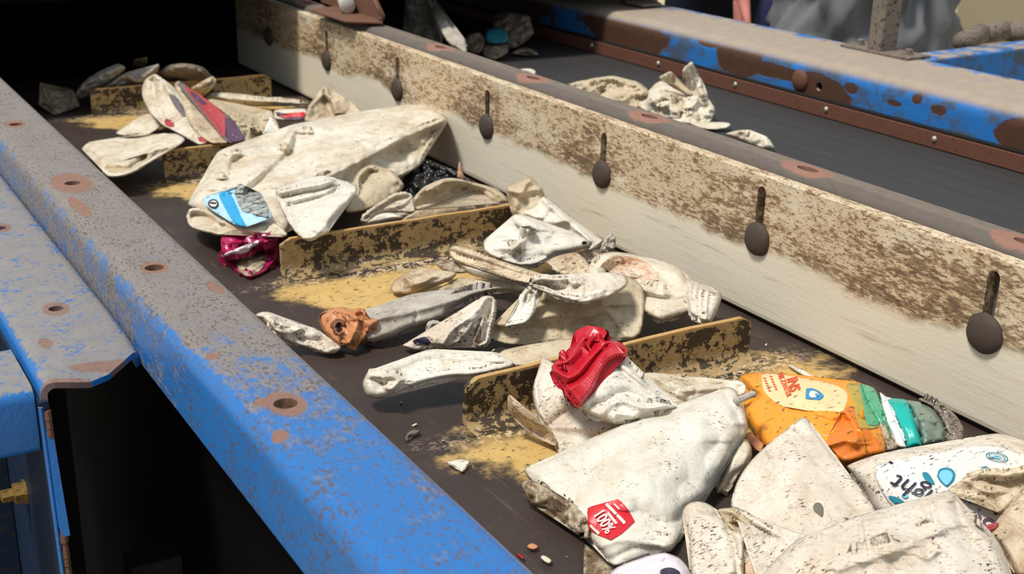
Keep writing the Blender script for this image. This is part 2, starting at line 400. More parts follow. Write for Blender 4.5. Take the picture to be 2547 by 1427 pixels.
# ---------------------------------------------------------------- conveyors
belt = MB().box(.56 * S, 1.84 * S, .2 * S, 5.9, -.012, 0).build('conveyor_belt', MAT['belt'])
tag(belt, 'brown-black cleated conveyor belt, worn yellow in front of each cleat, carrying the crushed white plastic', 'conveyor belt')
def cleat(cy, x0, x1):
    h = .09; th = .011
    prof = [(th, 0), (th, h), (0, h), (-.001, .03)] + [(-.022 + .022 * math.cos(math.radians(a)), .024 - .022 * math.sin(math.radians(a))) for a in (15, 35, 55, 75, 90)] + [(-.045, 0.0005)]
    prof = [(yy, zz) for yy, zz in prof]
    n = 26; v = []; f = []; k = len(prof)
    for i in range(n + 1):
        x = x0 + (x1 - x0) * i / n; e = min(x - x0, x1 - x); drop = 0
        r = .014
        if e < r: drop = r - math.sqrt(max(0, r * r - (r - e) ** 2))
        wob = .003 * noise.noise(Vector((x * 9, cy * 7, 0))); wz = .0025 * noise.noise(Vector((x * 14, cy * 5, 3)))
        for yy, zz in prof:
            z2 = zz if zz < .05 else zz - drop + wz
            v.append((x * S, (cy + yy + wob * (zz / h)) * S, z2 * S))
    for i in range(n):
        for j in range(k): q = (j + 1) % k; f.append((i * k + j, i * k + q, (i + 1) * k + q, (i + 1) * k + j))
    f += [tuple(range(k)), tuple(range(n * k, (n + 1) * k))]
    o = mkobj('cleat', v, f, MAT['cleat'], belt)
    bevel(o, .0012, 2)
for cy in CLEAT_Y[:4]: cleat(cy, .966 if cy < 4 else .99, 1.618 if cy < 4 else 1.655)

def slot_cutter(y, z0, z1, hw, x0, x1):
    pts = [(y + hw * math.cos(a), z1 - hw + hw * math.sin(a)) for a in np.linspace(0, math.pi, 9)] + [(y - hw, z0), (y + hw, z0)]
    n = len(pts); v = [(x0 * S, a * S, b * S) for a, b in pts] + [(x1 * S, a * S, b * S) for a, b in pts]
    f = [(i, (i + 1) % n, n + (i + 1) % n, n + i) for i in range(n)] + [tuple(range(n)), tuple(range(n, 2 * n))]
    return mkobj('cutter', v, f)
def skirt_board(x0, x1, slots, label, top):
    prof = [(x0 + .006, .010), (x0 + .0015, .014), (x0, .022), (x0, top - .004), (x0 + .003, top), (x1, top), (x1, .010)]
    n = len(prof); y0, y1 = .3, 5.13
    v = [(a * S, y0 * S, b * S) for a, b in prof] + [(a * S, y1 * S, b * S) for a, b in prof]
    f = [(i, (i + 1) % n, n + (i + 1) % n, n + i) for i in range(n)] + [tuple(range(n)), tuple(range(n, 2 * n))]
    o = mkobj('skirt_board', v, f, MAT['board'])
    if slots: cut(o, [slot_cutter(y, .17, .297 if y < 2 else .288, .0125, x0 - .02, x1 + .02) for y in SLOT_Y if y < 5])
    tag(o, label, 'board')
    return o
bd = skirt_board(1.761, 1.785, True, 'long worn cream plastic side board with seven keyhole slots, right of the cleated belt', .323)
for i, y in enumerate(SLOT_Y[1:-1]):
    hd = MB(); c = Vector((1.761 * S, y * S, .182 * S)); r = .037 * S
    prof = [(r, .0), (r, .0015), (r * .93, .0042), (r * .72, .0072), (r * .4, .0090), (r * .05, .0096)]
    hd.lathe(c, (-1, 0, 0), prof, 36); hd.lathe(c, (1, 0, 0), [(r * .45, 0), (r * .45, .02)], 16)
    b = hd.build('bolt', MAT['bolt'], bd, True)
    m = b.data
    for vv in m.vertices:   # corroded heads are not quite round
        vv.co += Vector((0, 1, 1)) * .0012 * noise.noise(Vector((vv.co.y * 120, vv.co.z * 120, i * 3.1)))
lb = skirt_board(.556, .576, False, 'cream plastic side board seen as a thin yellow edge along the near blue rail', .3045)

def cylcut(x, y, z0, z1, r):
    return MB().cyl((x * S, y * S, z0 * S), (x * S, y * S, z1 * S), r * S, n=28).build('cutter', None)
zt = .345
prof = [(.420, .232), (.420, .318)] + arc(.447, .318, .027, 180, 90, 7)[1:] + [(.48, zt), (.515, zt)] + arc(.533, .325, .020, 90, 0, 6) + [(.553, .29)]
rl = extrude_profile('steel_rail', prof, .010, .15, 6.0, MAT['left'], ny=1)
cut(rl, [cylcut(.4755, y, .25, .45, .0145) for y in HY_L])
for p in rl.data.polygons: p.use_smooth = True
rl.data.set_sharp_from_angle(angle=math.radians(35))
tag(rl, 'wide blue steel rail with rust-ringed holes, blue near and dust-grey far, left of the belt', 'rail')
mt = .342
prof = [(1.787, .12), (1.787, .320)] + arc(1.811, .318, .024, 180, 90, 7)[1:] + [(1.84, mt)] + arc(1.853, .320, .022, 90, 0, 6) + [(1.875, .195)]
rm = extrude_profile('steel_rail', prof, .010, .15, 7.5, MAT['mid'])
def ovalcut(x, y, z0, z1, rx, ry):
    c = cylcut(x, y, z0, z1, 1); me = c.data
    for vv in me.vertices: vv.co.x *= rx; vv.co.y *= ry
    return c
cut(rm, [ovalcut(1.824, y, .25, .45, .014, .028) for y in HY_M])
for p in rm.data.polygons: p.use_smooth = True
rm.data.set_sharp_from_angle(angle=math.radians(35))
tag(rm, 'dust-brown steel rail with oval holes between the two conveyors', 'rail')
belt2 = MB().box(1.90 * S, 2.735 * S, .2 * S, 5.9, .176 * S, .190 * S).build('conveyor_belt', MAT['belt2'])
tag(belt2, 'plain dark conveyor belt without cleats behind the middle rail', 'conveyor belt')
MB().box(1.90 * S, 2.735 * S, .2 * S, 5.9, .10 * S, .172 * S).build('slider_bed', MAT['black'], belt2)

# right rail with its rubber strip
prof = [(2.735, .205), (2.735, .295)] + arc(2.785, .295, .050, 180, 90, 9)[1:] + [(2.95, zt), (3.055, zt)] + arc(3.06, .325, .02, 90, 0, 5) + [(3.08, .20)]
rr_ = extrude_profile('steel_rail', prof, .012, .15, 6.2, MAT['right'])
p1 = onx(2037, 215, 2.735) / S
hc = MB().cyl((2.6 * S, p1[1] * S, p1[2] * S), (2.85 * S, p1[1] * S, p1[2] * S), .013 * S, n=20).build('cutter', None)
cut(rr_, [hc] + [cylcut(3.02, y, .25, .45, .014) for y in (2.2, 4.1)])
for p in rr_.data.polygons: p.use_smooth = True
rr_.data.set_sharp_from_angle(angle=math.radians(35))
MB().box(2.80 * S, 2.82 * S, .2 * S, 6.0, .20 * S, .32 * S).build('inner_web', MAT['black'], rr_)
tag(rr_, 'chipped blue and brown rusted steel rail along the far side of the plain belt', 'rail')
p1 = onx(1988, 200, 2.73) / S
MB().lathe((2.735 * S, p1[1] * S, p1[2] * S), (-1, 0, 0), [(.034 * S, 0), (.032 * S, .003), (.022 * S, .007), (.003 * S, .009)], 28).build('rivet_head', MAT['strip'], rr_, True)
st = MB().box(2.708 * S, 2.732 * S, .2 * S, 6.0, .192 * S, .236 * S).build('rubber_strip', MAT['strip'])
bevel(st, .001)
tag(st, 'brown rubber sealing strip screwed along the foot of the rusted blue rail', 'strip')
MB().box(2.712 * S, 2.735 * S, .2 * S, 6.0, .238 * S, .242 * S).build('clamp_bar', MAT['dark'], st)
for k in range(7):
    y = 4.963 * .781 - k * .4095 + .0
    if k == 6: continue
    MB().lathe((2.708 * S, y * S, .218 * S), (-1, 0, 0), [(.0085 * S, 0), (.0085 * S, .0012), (.005 * S, .0035), (.001 * S, .004)], 16).build('screw', MAT['zinc'], st, True)

# branch beam going off to the right behind the post
mb = MB()
mb.box(0, 1.2, 0, .10 * S, .20 * S, zt * S)
br = mb.build('steel_beam', MAT['right']); bevel(br, .006, 3)
br.location = (3.062 * S, 2.66 * S, .20 * S); br.rotation_euler = (0, 0, math.radians(3))
for vv in br.data.vertices: vv.co.x += .6
tag(br, 'blue steel beam branching off to the right behind the grey post', 'beam')
# post on its base plate
po = bpy.data.objects.new('steel_post', None); col.objects.link(po); po.location = (3.055 * S, 2.755 * S, zt * S)
tag(po, 'grey square steel post bolted to the rusted blue rail', 'post')
a0 = math.radians(0)
bevel(MB().box(3.005 * S, 3.075 * S, 2.735 * S, 2.795 * S, .351 * S, 1.3 * S).build('post_shaft', MAT['post'], po), .003, 3)
bevel(MB().box(2.995 * S, 3.10 * S, 2.62 * S, 2.90 * S, .3455 * S, .354 * S).build('base_plate', MAT['post'], po), .001)
for y in (2.665, 2.865):
    MB().lathe((3.05 * S, y * S, .354 * S), (0, 0, 1), [(.019 * S, 0), (.019 * S, .002), (.013 * S, .0021), (.013 * S, .0085), (.010 * S, .010)], 6).build('bolt', MAT['post'], po)

# rusty bracket with white pipe on the middle rail
bk = bpy.data.objects.new('rusty_bracket', None); col.objects.link(bk)
yb = 3.87
bk.location = (1.84 * S, 4.1 * S, mt * S)
tag(bk, 'rusty brown steel bracket with raised rim standing on the middle rail, holding a white pipe', 'bracket')
v = []; f = []
pl = [(1.80, mt + .001), (1.90, mt + .001), (1.90, mt + .03), (1.87, mt + .20), (1.80, mt + .20)]
pw = [W(771, 28, 35.2), W(860, 57, 35.2), W(952, 60, 35.2), W(930, 25, 35.2), W(840, 18, 35.2)]
base_v = [tuple(q) for q in pw] + [(q[0], q[1], q[2] + .004) for q in pw]
n = 5; base_f = [(i, (i + 1) % n, n + (i + 1) % n, n + i) for i in range(n)] + [tuple(range(n)), tuple(range(n, 2 * n))]
bevel(mkobj('foot_plate', base_v, base_f, MAT['rust'], bk), .001)
# upright plate facing the camera side
up_px = [(800, 36, 36), (860, 50, 36), (948, 56, 36), (952, 40, 38), (930, -8, 44), (905, -60, 52), (780, -60, 52)]
U = [Vector(onx(a, b, 1.842)) for a, b, _ in up_px]
for q in U: q.z = max(q.z, .353 * S)
v = [tuple(q) for q in U] + [(q.x + .006, q.y, q.z) for q in U]; n = len(U)
f = [(i, (i + 1) % n, n + (i + 1) % n, n + i) for i in range(n)] + [tuple(range(n)), tuple(range(n, 2 * n))]
bevel(mkobj('gusset_plate', v, f, MAT['rust'], bk), .001)
rim = MB()
for i in range(1, 5):
    rim.cyl(U[i] + Vector((-.002, 0, 0)), U[i + 1] + Vector((-.002, 0, 0)), .0042, n=10)
rim.build('rim', MAT['rust'], bk, True)
pc = Vector(onx(864, 14, 1.80)); 
pp = MB(); d = Vector((.10, .28, .02)).normalized(); pp.lathe(pc - d * .004, d, [(.0145, 0), (.0165, .002), (.0165, .13)], 28)
pp.build('pipe', MAT['pipe'], bk, True)

# second, lower rail on the left, its cut end bent down, and the frame behind the gap
zl = .265; yend = lambda x: 1.655 + (x - .263) / .16 * .09 
prof = [(.262, .05), (.262, .235)] + arc(.284, .243, .022, 180, 90, 7)[1:] + [(.33, zl), (.36, zl), (.39, zl)] + arc(.404, .249, .016, 90, 0, 5) + [(.420, .238)]
def cut_rail():
    p = np.array(prof); d = np.gradient(p, axis=0); d /= np.linalg.norm(d, axis=1)[:, None]; nn = np.stack([d[:, 1], -d[:, 0]], 1); q = p + nn * .009
    loop = np.vstack([p, q[::-1]]); n = len(loop); m = len(p); v = []; f = []
    ny = 14
    for k in range(ny + 1):
        for i, (x, z) in enumerate(loop):
            ye = 1.66 + max(0, (x - .263)) / .157 * .08 - .03 * math.sin(math.pi * min(1, max(0, (x - .263) / .157)))
            if z < .225: ye = 1.655 - (.235 - z) * .25
            y = ye + (6.0 - ye) * (k / ny) ** 2.2
            dip = max(0, 1 - (y - ye) / .10) ** 2
            zz = z - dip * (.016 * math.sin(math.pi * min(1, max(0, (x - .263) / .157))) ** 2 + .010 * max(0, (x - .34) / .08)) if z > .225 else z
            v.append((x * S, y * S, zz * S))
    for k in range(ny):
        for i in range(n): j = (i + 1) % n; f.append((k * n + i, k * n + j, (k + 1) * n + j, (k + 1) * n + i))
    for k in (0, ny):
        for i in range(m - 1): f.append((k * n + i, k * n + i + 1, k * n + n - 2 - i, k * n + n - 1 - i))
    return mkobj('steel_rail', v, f, MAT['small'])
ll = cut_rail()
cut(ll, [cylcut(.344, y, .2, .4, .0115) for y in HY_LL])
for p in ll.data.polygons: p.use_smooth = True
ll.data.set_sharp_from_angle(angle=math.radians(35))
tag(ll, 'lower dusty blue rail with curled-down cut end, beside the wide left rail', 'rail')
# web plate standing below the cut end
wp = MB()
zz_ = np.linspace(.238, -.55, 40); v = []; f = []
for i, z in enumerate(zz_):
    j = .003 * noise.noise(Vector((z * 60, 0, 2))) + .002 * noise.noise(Vector((z * 200, 0, 7)))
    y0 = 1.655 - (.238 - z) * .07 + j
    for (x, y) in ((.258, y0), (.270, y0), (.270, 2.6), (.258, 2.6)): v.append((x * S, y * S, z * S))
for i in range(39):
    for q in range(4): r_ = (q + 1) % 4; f.append((i * 4 + q, i * 4 + r_, i * 4 + 4 + r_, i * 4 + 4 + q))
f += [(0, 1, 2, 3), tuple(39 * 4 + k for k in range(4))]
web = mkobj('web_plate', v, f, MAT['blue_shade'], ll)  # side face darkened by colour, standing in for shade
e = MB()
for i in range(38):
    z = .225 - i * .0125; y0 = 1.655 - (.238 - z) * .07
    e.cyl((.2675 * S, (y0 - .0005) * S, z * S), (.2675 * S, (y0 - .0025) * S, (z - .013) * S), .0052 * S * (1 + .5 * noise.noise(Vector((z * 90, 1, 1)))), n=8)
e.build('rusted_edge', MAT['rust'], ll)
e = MB()
for i in range(38):
    z = .232 - i * .0125; y0 = 1.655 - (.238 - z) * .07
    e.cyl((.2595 * S, (y0 - .001) * S, z * S), (.2595 * S, (y0 - .0015) * S, (z - .0125) * S), .0032 * S, n=8)
e.build('painted_edge', MAT['small'], ll)
# blue angle bracket and bolt at the lower left
ab = bpy.data.objects.new('angle_bracket', None); col.objects.link(ab); ab.location = (.22 * S, 2.1 * S, .10 * S)
tag(ab, 'bright blue angle bracket with rounded lip bolted at the lower left', 'bracket')
zb = .235
A = [W(-140, 870, 23.5), W(72, 880, 23.5), W(84, 960, 23.5), W(-140, 985, 23.5)]
loop = []
y_f = W(70, 972, 23.5)[1]
prof2 = [(1.83, .252), (1.69, .252)] + [(1.69 - .018 * math.sin(a), .234 + .018 * math.cos(a)) for a in np.linspace(.3, math.pi / 2, 6)] + [(1.672, .165)] + [(1.682 - .01 * math.cos(a), .165 - .01 * math.sin(a)) for a in np.linspace(.2, 1.5, 4)]
v = []; f = []; th = .008
pr = np.array(prof2); d = np.gradient(pr, axis=0); d /= np.linalg.norm(d, axis=1)[:, None]; qn = pr + np.stack([d[:, 1] * -1, d[:, 0]], 1) * -th * -1
lp = np.vstack([pr, qn[::-1]]); n = len(lp); m = len(pr)
xs = [-.20, .12, .2, .240, .256]
for k, x in enumerate(xs):
    for (y, z) in lp: v.append((x * S, y * S, z * S))
for k in range(len(xs) - 1):
    for i in range(n): j = (i + 1) % n; f.append((k * n + i, k * n + j, (k + 1) * n + j, (k + 1) * n + i))
for k in (0, len(xs) - 1):
    for i in range(m - 1): f.append((k * n + i, k * n + i + 1, k * n + n - 2 - i, k * n + n - 1 - i))
an = mkobj('angle_plate', v, f, MAT['small'], ab); bevel(an, .0015, 2)
MB().box(-.20 * S, .256 * S, 2.05 * S, 2.07 * S, -.55 * S, .25 * S).build('back_plate', MAT['blue_shade'], ab)  # closes the recess dark, with shade put into its colour too
bp = Vector(onx(62, 1222, .256))
nut = MB(); nut.lathe(bp + Vector((.001, 0, 0)), (-1, 0, 0), [(.0125, 0), (.0125, .0025), (.0105, .0026), (.0105, .011), (.008, .0115), (.0065, .0116), (.0065, .022), (.004, .023)], 6)
nut.build('nut', MAT['brass'], ab)
# dark uprights inside the gap between the two left rails and the machine body
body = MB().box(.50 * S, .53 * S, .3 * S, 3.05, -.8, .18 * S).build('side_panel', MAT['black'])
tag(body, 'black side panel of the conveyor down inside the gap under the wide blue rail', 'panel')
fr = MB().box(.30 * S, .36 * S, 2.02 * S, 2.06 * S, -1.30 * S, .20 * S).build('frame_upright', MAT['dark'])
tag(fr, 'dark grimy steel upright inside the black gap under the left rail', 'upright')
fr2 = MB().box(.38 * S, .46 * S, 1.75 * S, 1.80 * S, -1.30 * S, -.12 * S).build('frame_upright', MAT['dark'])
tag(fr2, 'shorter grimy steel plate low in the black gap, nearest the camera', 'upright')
blackout = MB().box(-.25, .495 * S, .2 * S, 3.0, -.80, -.78).build('blackout_sheet', MAT['black'])  # black sheet added so the pale floor does not lighten the gap
tag(blackout, 'black sheet added on the floor to keep the gap beside the left rails dark', 'blackout')

# ---------------------------------------------------------------- crumpled-plastic builder
FR = dict(A=(0, 100, .28034), B=(400, 230, .32935), C=(550, 0, .31533), D=(900, 420, .31533), E=(600, 600, .35336), G=(1200, 780, .45337),
          H=(1650, 880, .38333), J=(1200, 0, .52886), K=(1600, 0, .37181), M=(950, 0, .19631), N=(1400, 150, .21594), Q=(1900, 900, .36929), T=(1380, 1100, .28269), X=(0, 0, 1.))
def fr(k, pts):
    x0, y0, s = FR[k]; return [(x0 + p[0] * s, y0 + p[1] * s, *p[2:]) for p in pts]
def catmull(pts, step, closed=True, tight=.5):
    p = np.array([q[:2] for q in pts]); n = len(p); out = []
    for i in range(n if closed else n - 1):
        if closed: a, b, c, d = p[(i - 1) % n], p[i], p[(i + 1) % n], p[(i + 2) % n]
        else: a, b, c, d = p[max(i - 1, 0)], p[i], p[i + 1], p[min(i + 2, n - 1)]
        L = np.linalg.norm(c - b); k = max(1, int(round(L / step)))
        m1 = (c - a) * tight; m2 = (d - b) * tight
        for m in (m1, m2):
            l = np.linalg.norm(m)
            if l > L * .8: m *= L * .8 / l
        for j in range(k):
            t = j / k; t2 = t * t; t3 = t2 * t
            out.append((2 * t3 - 3 * t2 + 1) * b + (t3 - 2 * t2 + t) * m1 + (-2 * t3 + 3 * t2) * c + (t3 - t2) * m2)
    if not closed: out.append(p[-1])
    return np.array(out)
def inside(pts, poly):
    x, y = pts[:, 0], pts[:, 1]; c = np.zeros(len(x), bool); px, py = poly[:, 0], poly[:, 1]; j = len(poly) - 1
    for i in range(len(poly)):
        with np.errstate(divide='ignore', invalid='ignore'):
            k = ((py[i] > y) != (py[j] > y)) & (x < (px[j] - px[i]) * (y - py[i]) / (py[j] - py[i] + 1e-12) + px[i])
        c ^= k; j = i
    return c
def pdist(pts, line, closed=False, wanty=False):
    """distance to a polyline and the side of it"""
    best = np.full(len(pts), 1e9); side = np.zeros(len(pts)); qy = np.zeros(len(pts)); L = len(line)
    for i in range(L if closed else L - 1):
        a = line[i]; b = line[(i + 1) % L]; ab = b - a; l2 = ab @ ab + 1e-9
        t = np.clip(((pts - a) @ ab) / l2, 0, 1); q = pts - (a + t[:, None] * ab); d = np.hypot(q[:, 0], q[:, 1])
        s_ = np.sign(ab[0] * (pts[:, 1] - a[1]) - ab[1] * (pts[:, 0] - a[0]))
        k = d < best; best[k] = d[k]; side[k] = s_[k]; qy[k] = q[k, 1]
    return (best, side, qy) if wanty else (best, side)
class Field:
    """height (hundredths of H) of a crumpled sheet above the belt, as a function of where it is traced"""
    def __init__(s, ctrl, z0, edge, bulge, bw, wr, ws, creases, seed):
        s.z0 = z0; s.edge = edge; s.bulge = bulge; s.bw = bw; s.wr = wr * .7; s.ws = ws * 1.3; s.creases = creases; s.seed = seed
        c = np.array(ctrl, float) if len(ctrl) else np.zeros((0, 3)); s.c = c; n = len(c)
        if n >= 3:
            x = c[:, :2] / 100; d = np.hypot(*(x[:, None] - x[None]).transpose(2, 0, 1)); Kk = np.where(d > 0, d * d * np.log(d + 1e-9), 0) + np.eye(n) * .02
            A_ = np.zeros((n + 3, n + 3)); A_[:n, :n] = Kk; A_[:n, n] = 1; A_[:n, n + 1:] = x; A_[n, :n] = 1; A_[n + 1:, :n] = x.T
            A_ += np.eye(n + 3) * 1e-6
            s.w = np.linalg.solve(A_, np.concatenate([c[:, 2], [0, 0, 0]]))
        else: s.w = None
    def __call__(s, p, creases=True):
        p = np.asarray(p, float)
        if s.w is not None:
            x = p / 100; c = s.c[:, :2] / 100; n = len(c)
            d = np.hypot(*(x[:, None] - c[None]).transpose(2, 0, 1)); z = np.where(d > 0, d * d * np.log(d + 1e-9), 0) @ s.w[:n] + s.w[n] + x @ s.w[n + 1:]
            z = np.clip(z, s.c[:, 2].min() - 1, s.c[:, 2].max() + 1.5)
        elif len(s.c): z = np.full(len(p), s.c[:, 2].mean())
        else: z = np.full(len(p), float(s.z0))
        d, _ = pdist(p, s.edge, True)
        q = 1 - np.clip(d / s.bw, 0, 1); z = z + s.bulge * (np.sqrt(1 - q * q) - .5)
        ed = np.clip(d / 10, 0, 1)
        for cr in s.creases:
            L, amp, wd = cr[:3]; kind = cr[3] if len(cr) > 3 else 'r'
            dd, sd, qy = pdist(p, L, False, True)
            if kind == 'r': dd = np.where((qy < 0) == (amp > 0), dd * .42, dd)
            if kind == 'r': z = z + amp * 1.15 * np.exp(-(np.sqrt(dd * dd + 1.5) / (wd * .9)) ** 1.2) * ed
            elif kind == 'v': z = z + amp * np.maximum(0, 1 - dd / wd) * ed          # sharp fold
            else: z = z + amp * sd * (1 - np.exp(-(dd / wd) ** 2)) * np.exp(-(dd / (wd * 5)) ** 2) * ed
        if s.wr:
            b = W(p[:, 0], p[:, 1], z) * 1000 / s.ws; sh = Vector((s.seed * 7.3, s.seed * 3.1, s.seed * 5.7))
            nz = np.empty(len(p))
            for i in range(len(p)):
                v = Vector(b[i]) + sh
                n1 = noise.noise(v); n2 = noise.noise(v * 2.3); n3 = noise.noise(v * 4.9)
                n2b = noise.noise(v * 1.3 + Vector((9, 4, 2))); nz[i] = n1 * .6 + abs(n2b) * 1.3 + abs(n2) * .6 + n3 * .08 - .5
            z = z + s.wr * nz * (.45 + .55 * ed)
        return np.maximum(z, .15)
_seed = [0]
def patch(name, frame, outline, mat, parent=None, pts=(), z0=3, bulge=.8, bw=22, th=1.2, wr=.35, ws=22, creases=(), step=6, tight=.5, jag=0., field=None, lift=0., zmin=.12, thin=False):
    _seed[0] += 1; sd = _seed[0]
    step = max(2.4, step * .72) if step > 2.9 else step
    out = fr(frame, outline); ctrl = [q for q in out if len(q) > 2] + [q for q in fr(frame, pts)]
    edge = catmull(out, step, True, tight)
    if frame in 'AN' and not thin: th *= .6; bulge *= .7
    if th <= 1.4 and not thin: bulge *= .55; bw *= .6
    if jag:
        j = np.array([noise.noise(Vector((q[0] * .09, q[1] * .09, sd))) + .6 * noise.noise(Vector((q[0] * .3, q[1] * .3, sd))) for q in edge])
        nn = np.roll(edge, -1, 0) - np.roll(edge, 1, 0); nn /= np.linalg.norm(nn, axis=1)[:, None] + 1e-9
        edge = edge + np.stack([nn[:, 1], -nn[:, 0]], 1) * (j * jag)[:, None]
    if field is None:
        cr = [(catmull(fr(frame, c[0]), 12, False), *c[1:]) for c in creases]
        field = Field(ctrl, z0, edge, bulge, bw, wr, ws, cr, sd)
    # triangulated interior
    lo = edge.min(0); hi = edge.max(0); rng = np.random.RandomState(sd)
    gx, gy = np.meshgrid(np.arange(lo[0], hi[0] + step, step), np.arange(lo[1], hi[1] + step, step * .87))
    gx[1::2] += step / 2; g = np.stack([gx.ravel(), gy.ravel()], 1) + rng.uniform(-.18, .18, (gx.size, 2)) * step
    g = g[inside(g, edge)]
    if len(g):
        d, _ = pdist(g, edge, True); g = g[d > step * .55]
    allp = np.vstack([edge, g]) if len(g) else edge
    ne = len(edge)
    vo, _, fo, _, _, _ = delaunay_2d_cdt([Vector(q) for q in allp], [], [list(range(ne))], 1, 1e-4, False)
    q2 = np.array([tuple(v) for v in vo]); tri = [tuple(f) for f in fo]
    z = field(q2) + lift
    fv = W(q2[:, 0], q2[:, 1], z); nv = len(fv)
    # normals
    N = np.zeros_like(fv)
    T_ = np.array(tri); a, b, c = fv[T_[:, 0]], fv[T_[:, 1]], fv[T_[:, 2]]
    nn = np.cross(b - a, c - a); camp = np.array([0, 0, S]); view = camp - fv
    sgn = np.sign(np.einsum('ij,ij->i', nn, view[T_[:, 0]])); nn *= sgn[:, None]
    for k in range(3): np.add.at(N, T_[:, k], nn)
    N /= np.linalg.norm(N, axis=1)[:, None] + 1e-12
    # keep the underside moving mostly away from the viewer's side of the sheet
    d, _ = pdist(q2, edge, True)
    prof = np.clip(d / (bw if not thin else 1e-3), 0, 1); prof = np.sqrt(1 - (1 - prof) ** 2) if not thin else np.ones(nv)
    t0 = .16 if not thin else th
    thick = (t0 + (th - t0) * prof) / 100 * S
    bv = fv - N * thick[:, None]
    bv[:, 2] = np.maximum(bv[:, 2], zmin / 100 * S * .5)
    cnt = {}
    fo_ = []
    for (i, j, k), s_ in zip(tri, sgn):
        f = (i, j, k) if s_ > 0 else (i, k, j); fo_.append(f)
        for e in ((f[0], f[1]), (f[1], f[2]), (f[2], f[0])): cnt[e] = cnt.get(e, 0) + 1
    faces = list(fo_) + [(i + nv, k + nv, j + nv) for i, j, k in fo_]
    for (i, j) in cnt:
        if (j, i) not in cnt: faces.append((j, i, i + nv, j + nv))
    v = np.vstack([fv, bv]); c0 = np.array([(v[:, 0].min() + v[:, 0].max()) / 2, (v[:, 1].min() + v[:, 1].max()) / 2, v[:, 2].min()])
    me = bpy.data.meshes.new(name); me.from_pydata((v - c0).tolist(), [], faces); me.materials.append(mat)
    me.polygons.foreach_set('use_smooth', [True] * len(me.polygons))
    o = bpy.data.objects.new(name, me); col.objects.link(o)
    o.location = Vector(c0)
    if parent is not None: o.parent = parent; o.location = Vector(c0) - worldloc(parent)
    o['_f'] = 0; del o['_f']
    FIELDS[o.name] = field
    return o
FIELDS = {}
def decal(name, frame, outline, mat, on, lift=.10, step=6, tight=.5, jag=0.):
    return patch(name, frame, outline, mat, parent=on, field=FIELDS[on.name], lift=lift, th=.04, thin=True, step=step, tight=tight, jag=jag)
def lettering(text, frame, at, size, ang, mat, on, lift=.22, shear=0., stretch=1., name='lettering', bold=0.):
    cu = bpy.data.curves.new('t', 'FONT'); cu.body = text; cu.size = 1; cu.resolution_u = 3; cu.shear = shear; cu.offset = bold
    to = bpy.data.objects.new('t', cu); col.objects.link(to); bpy.context.view_layer.update()
    me = bpy.data.meshes.new_from_object(to.evaluated_get(bpy.context.evaluated_depsgraph_get()))
    bpy.data.objects.remove(to)
    bm = bmesh.new(); bm.from_mesh(me)
    bmesh.ops.triangulate(bm, faces=bm.faces)
    bmesh.ops.subdivide_edges(bm, edges=[e for e in bm.edges if e.calc_length() > .25], cuts=2)
    bm.to_mesh(me); bm.free()
    p = np.array([v.co[:2] for v in me.vertices]); x0, y0, s_ = FR[frame]
    a = math.radians(ang); k = size
    px = x0 + at[0] * s_ + k * (p[:, 0] * stretch * math.cos(a) + p[:, 1] * math.sin(a)); py = y0 + at[1] * s_ + k * (p[:, 0] * stretch * math.sin(a) - p[:, 1] * math.cos(a))
    q = np.stack([px, py], 1); z = FIELDS[on.name](q) + lift
    return mkobj(name, W(px, py, z), [tuple(f.vertices) for f in me.polygons], mat, on)
def ellipse(cx, cy, rx, ry, ang=0, n=14):
    a = math.radians(ang)
    return [(cx + rx * math.cos(t) * math.cos(a) - ry * math.sin(t) * math.sin(a), cy + rx * math.cos(t) * math.sin(a) + ry * math.sin(t) * math.cos(a)) for t in [i * 2 * math.pi / n for i in range(n)]]
def item(name, label, cat, frame, outline, mat, group=None, **kw):
    return tag(patch(name, frame, outline, MAT[mat] if isinstance(mat, str) else mat, **kw), label, cat, group)

MAT['white'] = plastic('dirty_white_plastic', (222, 213, 194), (172, 144, 106), ks=.65, kp=.5)
MAT['clean'] = plastic('milky_white_plastic', (222, 218, 206), (190, 172, 142), ks=.55, kp=.25, crack=.6)
MAT['speckled'] = plastic('speckled_white_plastic', (222, 213, 198), (178, 152, 122), ks=.60, kp=.95, crack=.5, ang=.2)
MAT['brownish'] = plastic('brown_stained_plastic', (214, 198, 170), (150, 116, 80), ks=.8, kp=1.0, crack=1.)
MAT['grimy'] = plastic('mud_caked_plastic', (196, 182, 158), (122, 98, 72), ks=.8, kp=1., crack=.8, grime=.7)
MAT['tan'] = plastic('tan_stained_plastic', (202, 186, 158), (158, 132, 98), ks=.6, kp=.5, crack=.5)
MAT['greyp'] = plastic('grey_stained_plastic', (188, 180, 168), (132, 118, 100), ks=.6, kp=.6, crack=.6)
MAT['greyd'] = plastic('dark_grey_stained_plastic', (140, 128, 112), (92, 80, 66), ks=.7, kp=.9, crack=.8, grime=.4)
MAT['rustyp'] = plastic('rust_stained_plastic', (226, 210, 184), (176, 104, 52), ks=.95, kp=.8, crack=.8, grime=.25)
MAT['bag'] = plain('black_film', (30, 28, 30), .3, .6, .4, 40)
MAT['red'] = plain('red_plastic', (196, 26, 44), .32, .5, .3, 60, dirt=.25, dcol=(110, 20, 26))
MAT['magenta'] = plain('magenta_film', (184, 30, 92), .3, .6, .5, 60, dirt=.5)
MAT['copper'] = plain('orange_brown_plastic', (204, 138, 92), .45, .4, .4, 60, dirt=.45)
MAT['copperd'] = plain('brown_cap_inside', (128, 82, 56), .5, .4, .6, 80, dirt=.8)
MAT['orange'] = plain('orange_label_film', (244, 158, 48), .35, .5, .25, 30, dirt=.45, dcol=(96, 66, 40))
MAT['orange2'] = plain('deep_orange_film', (232, 128, 40), .28, .6, .3, 30, dirt=.3)
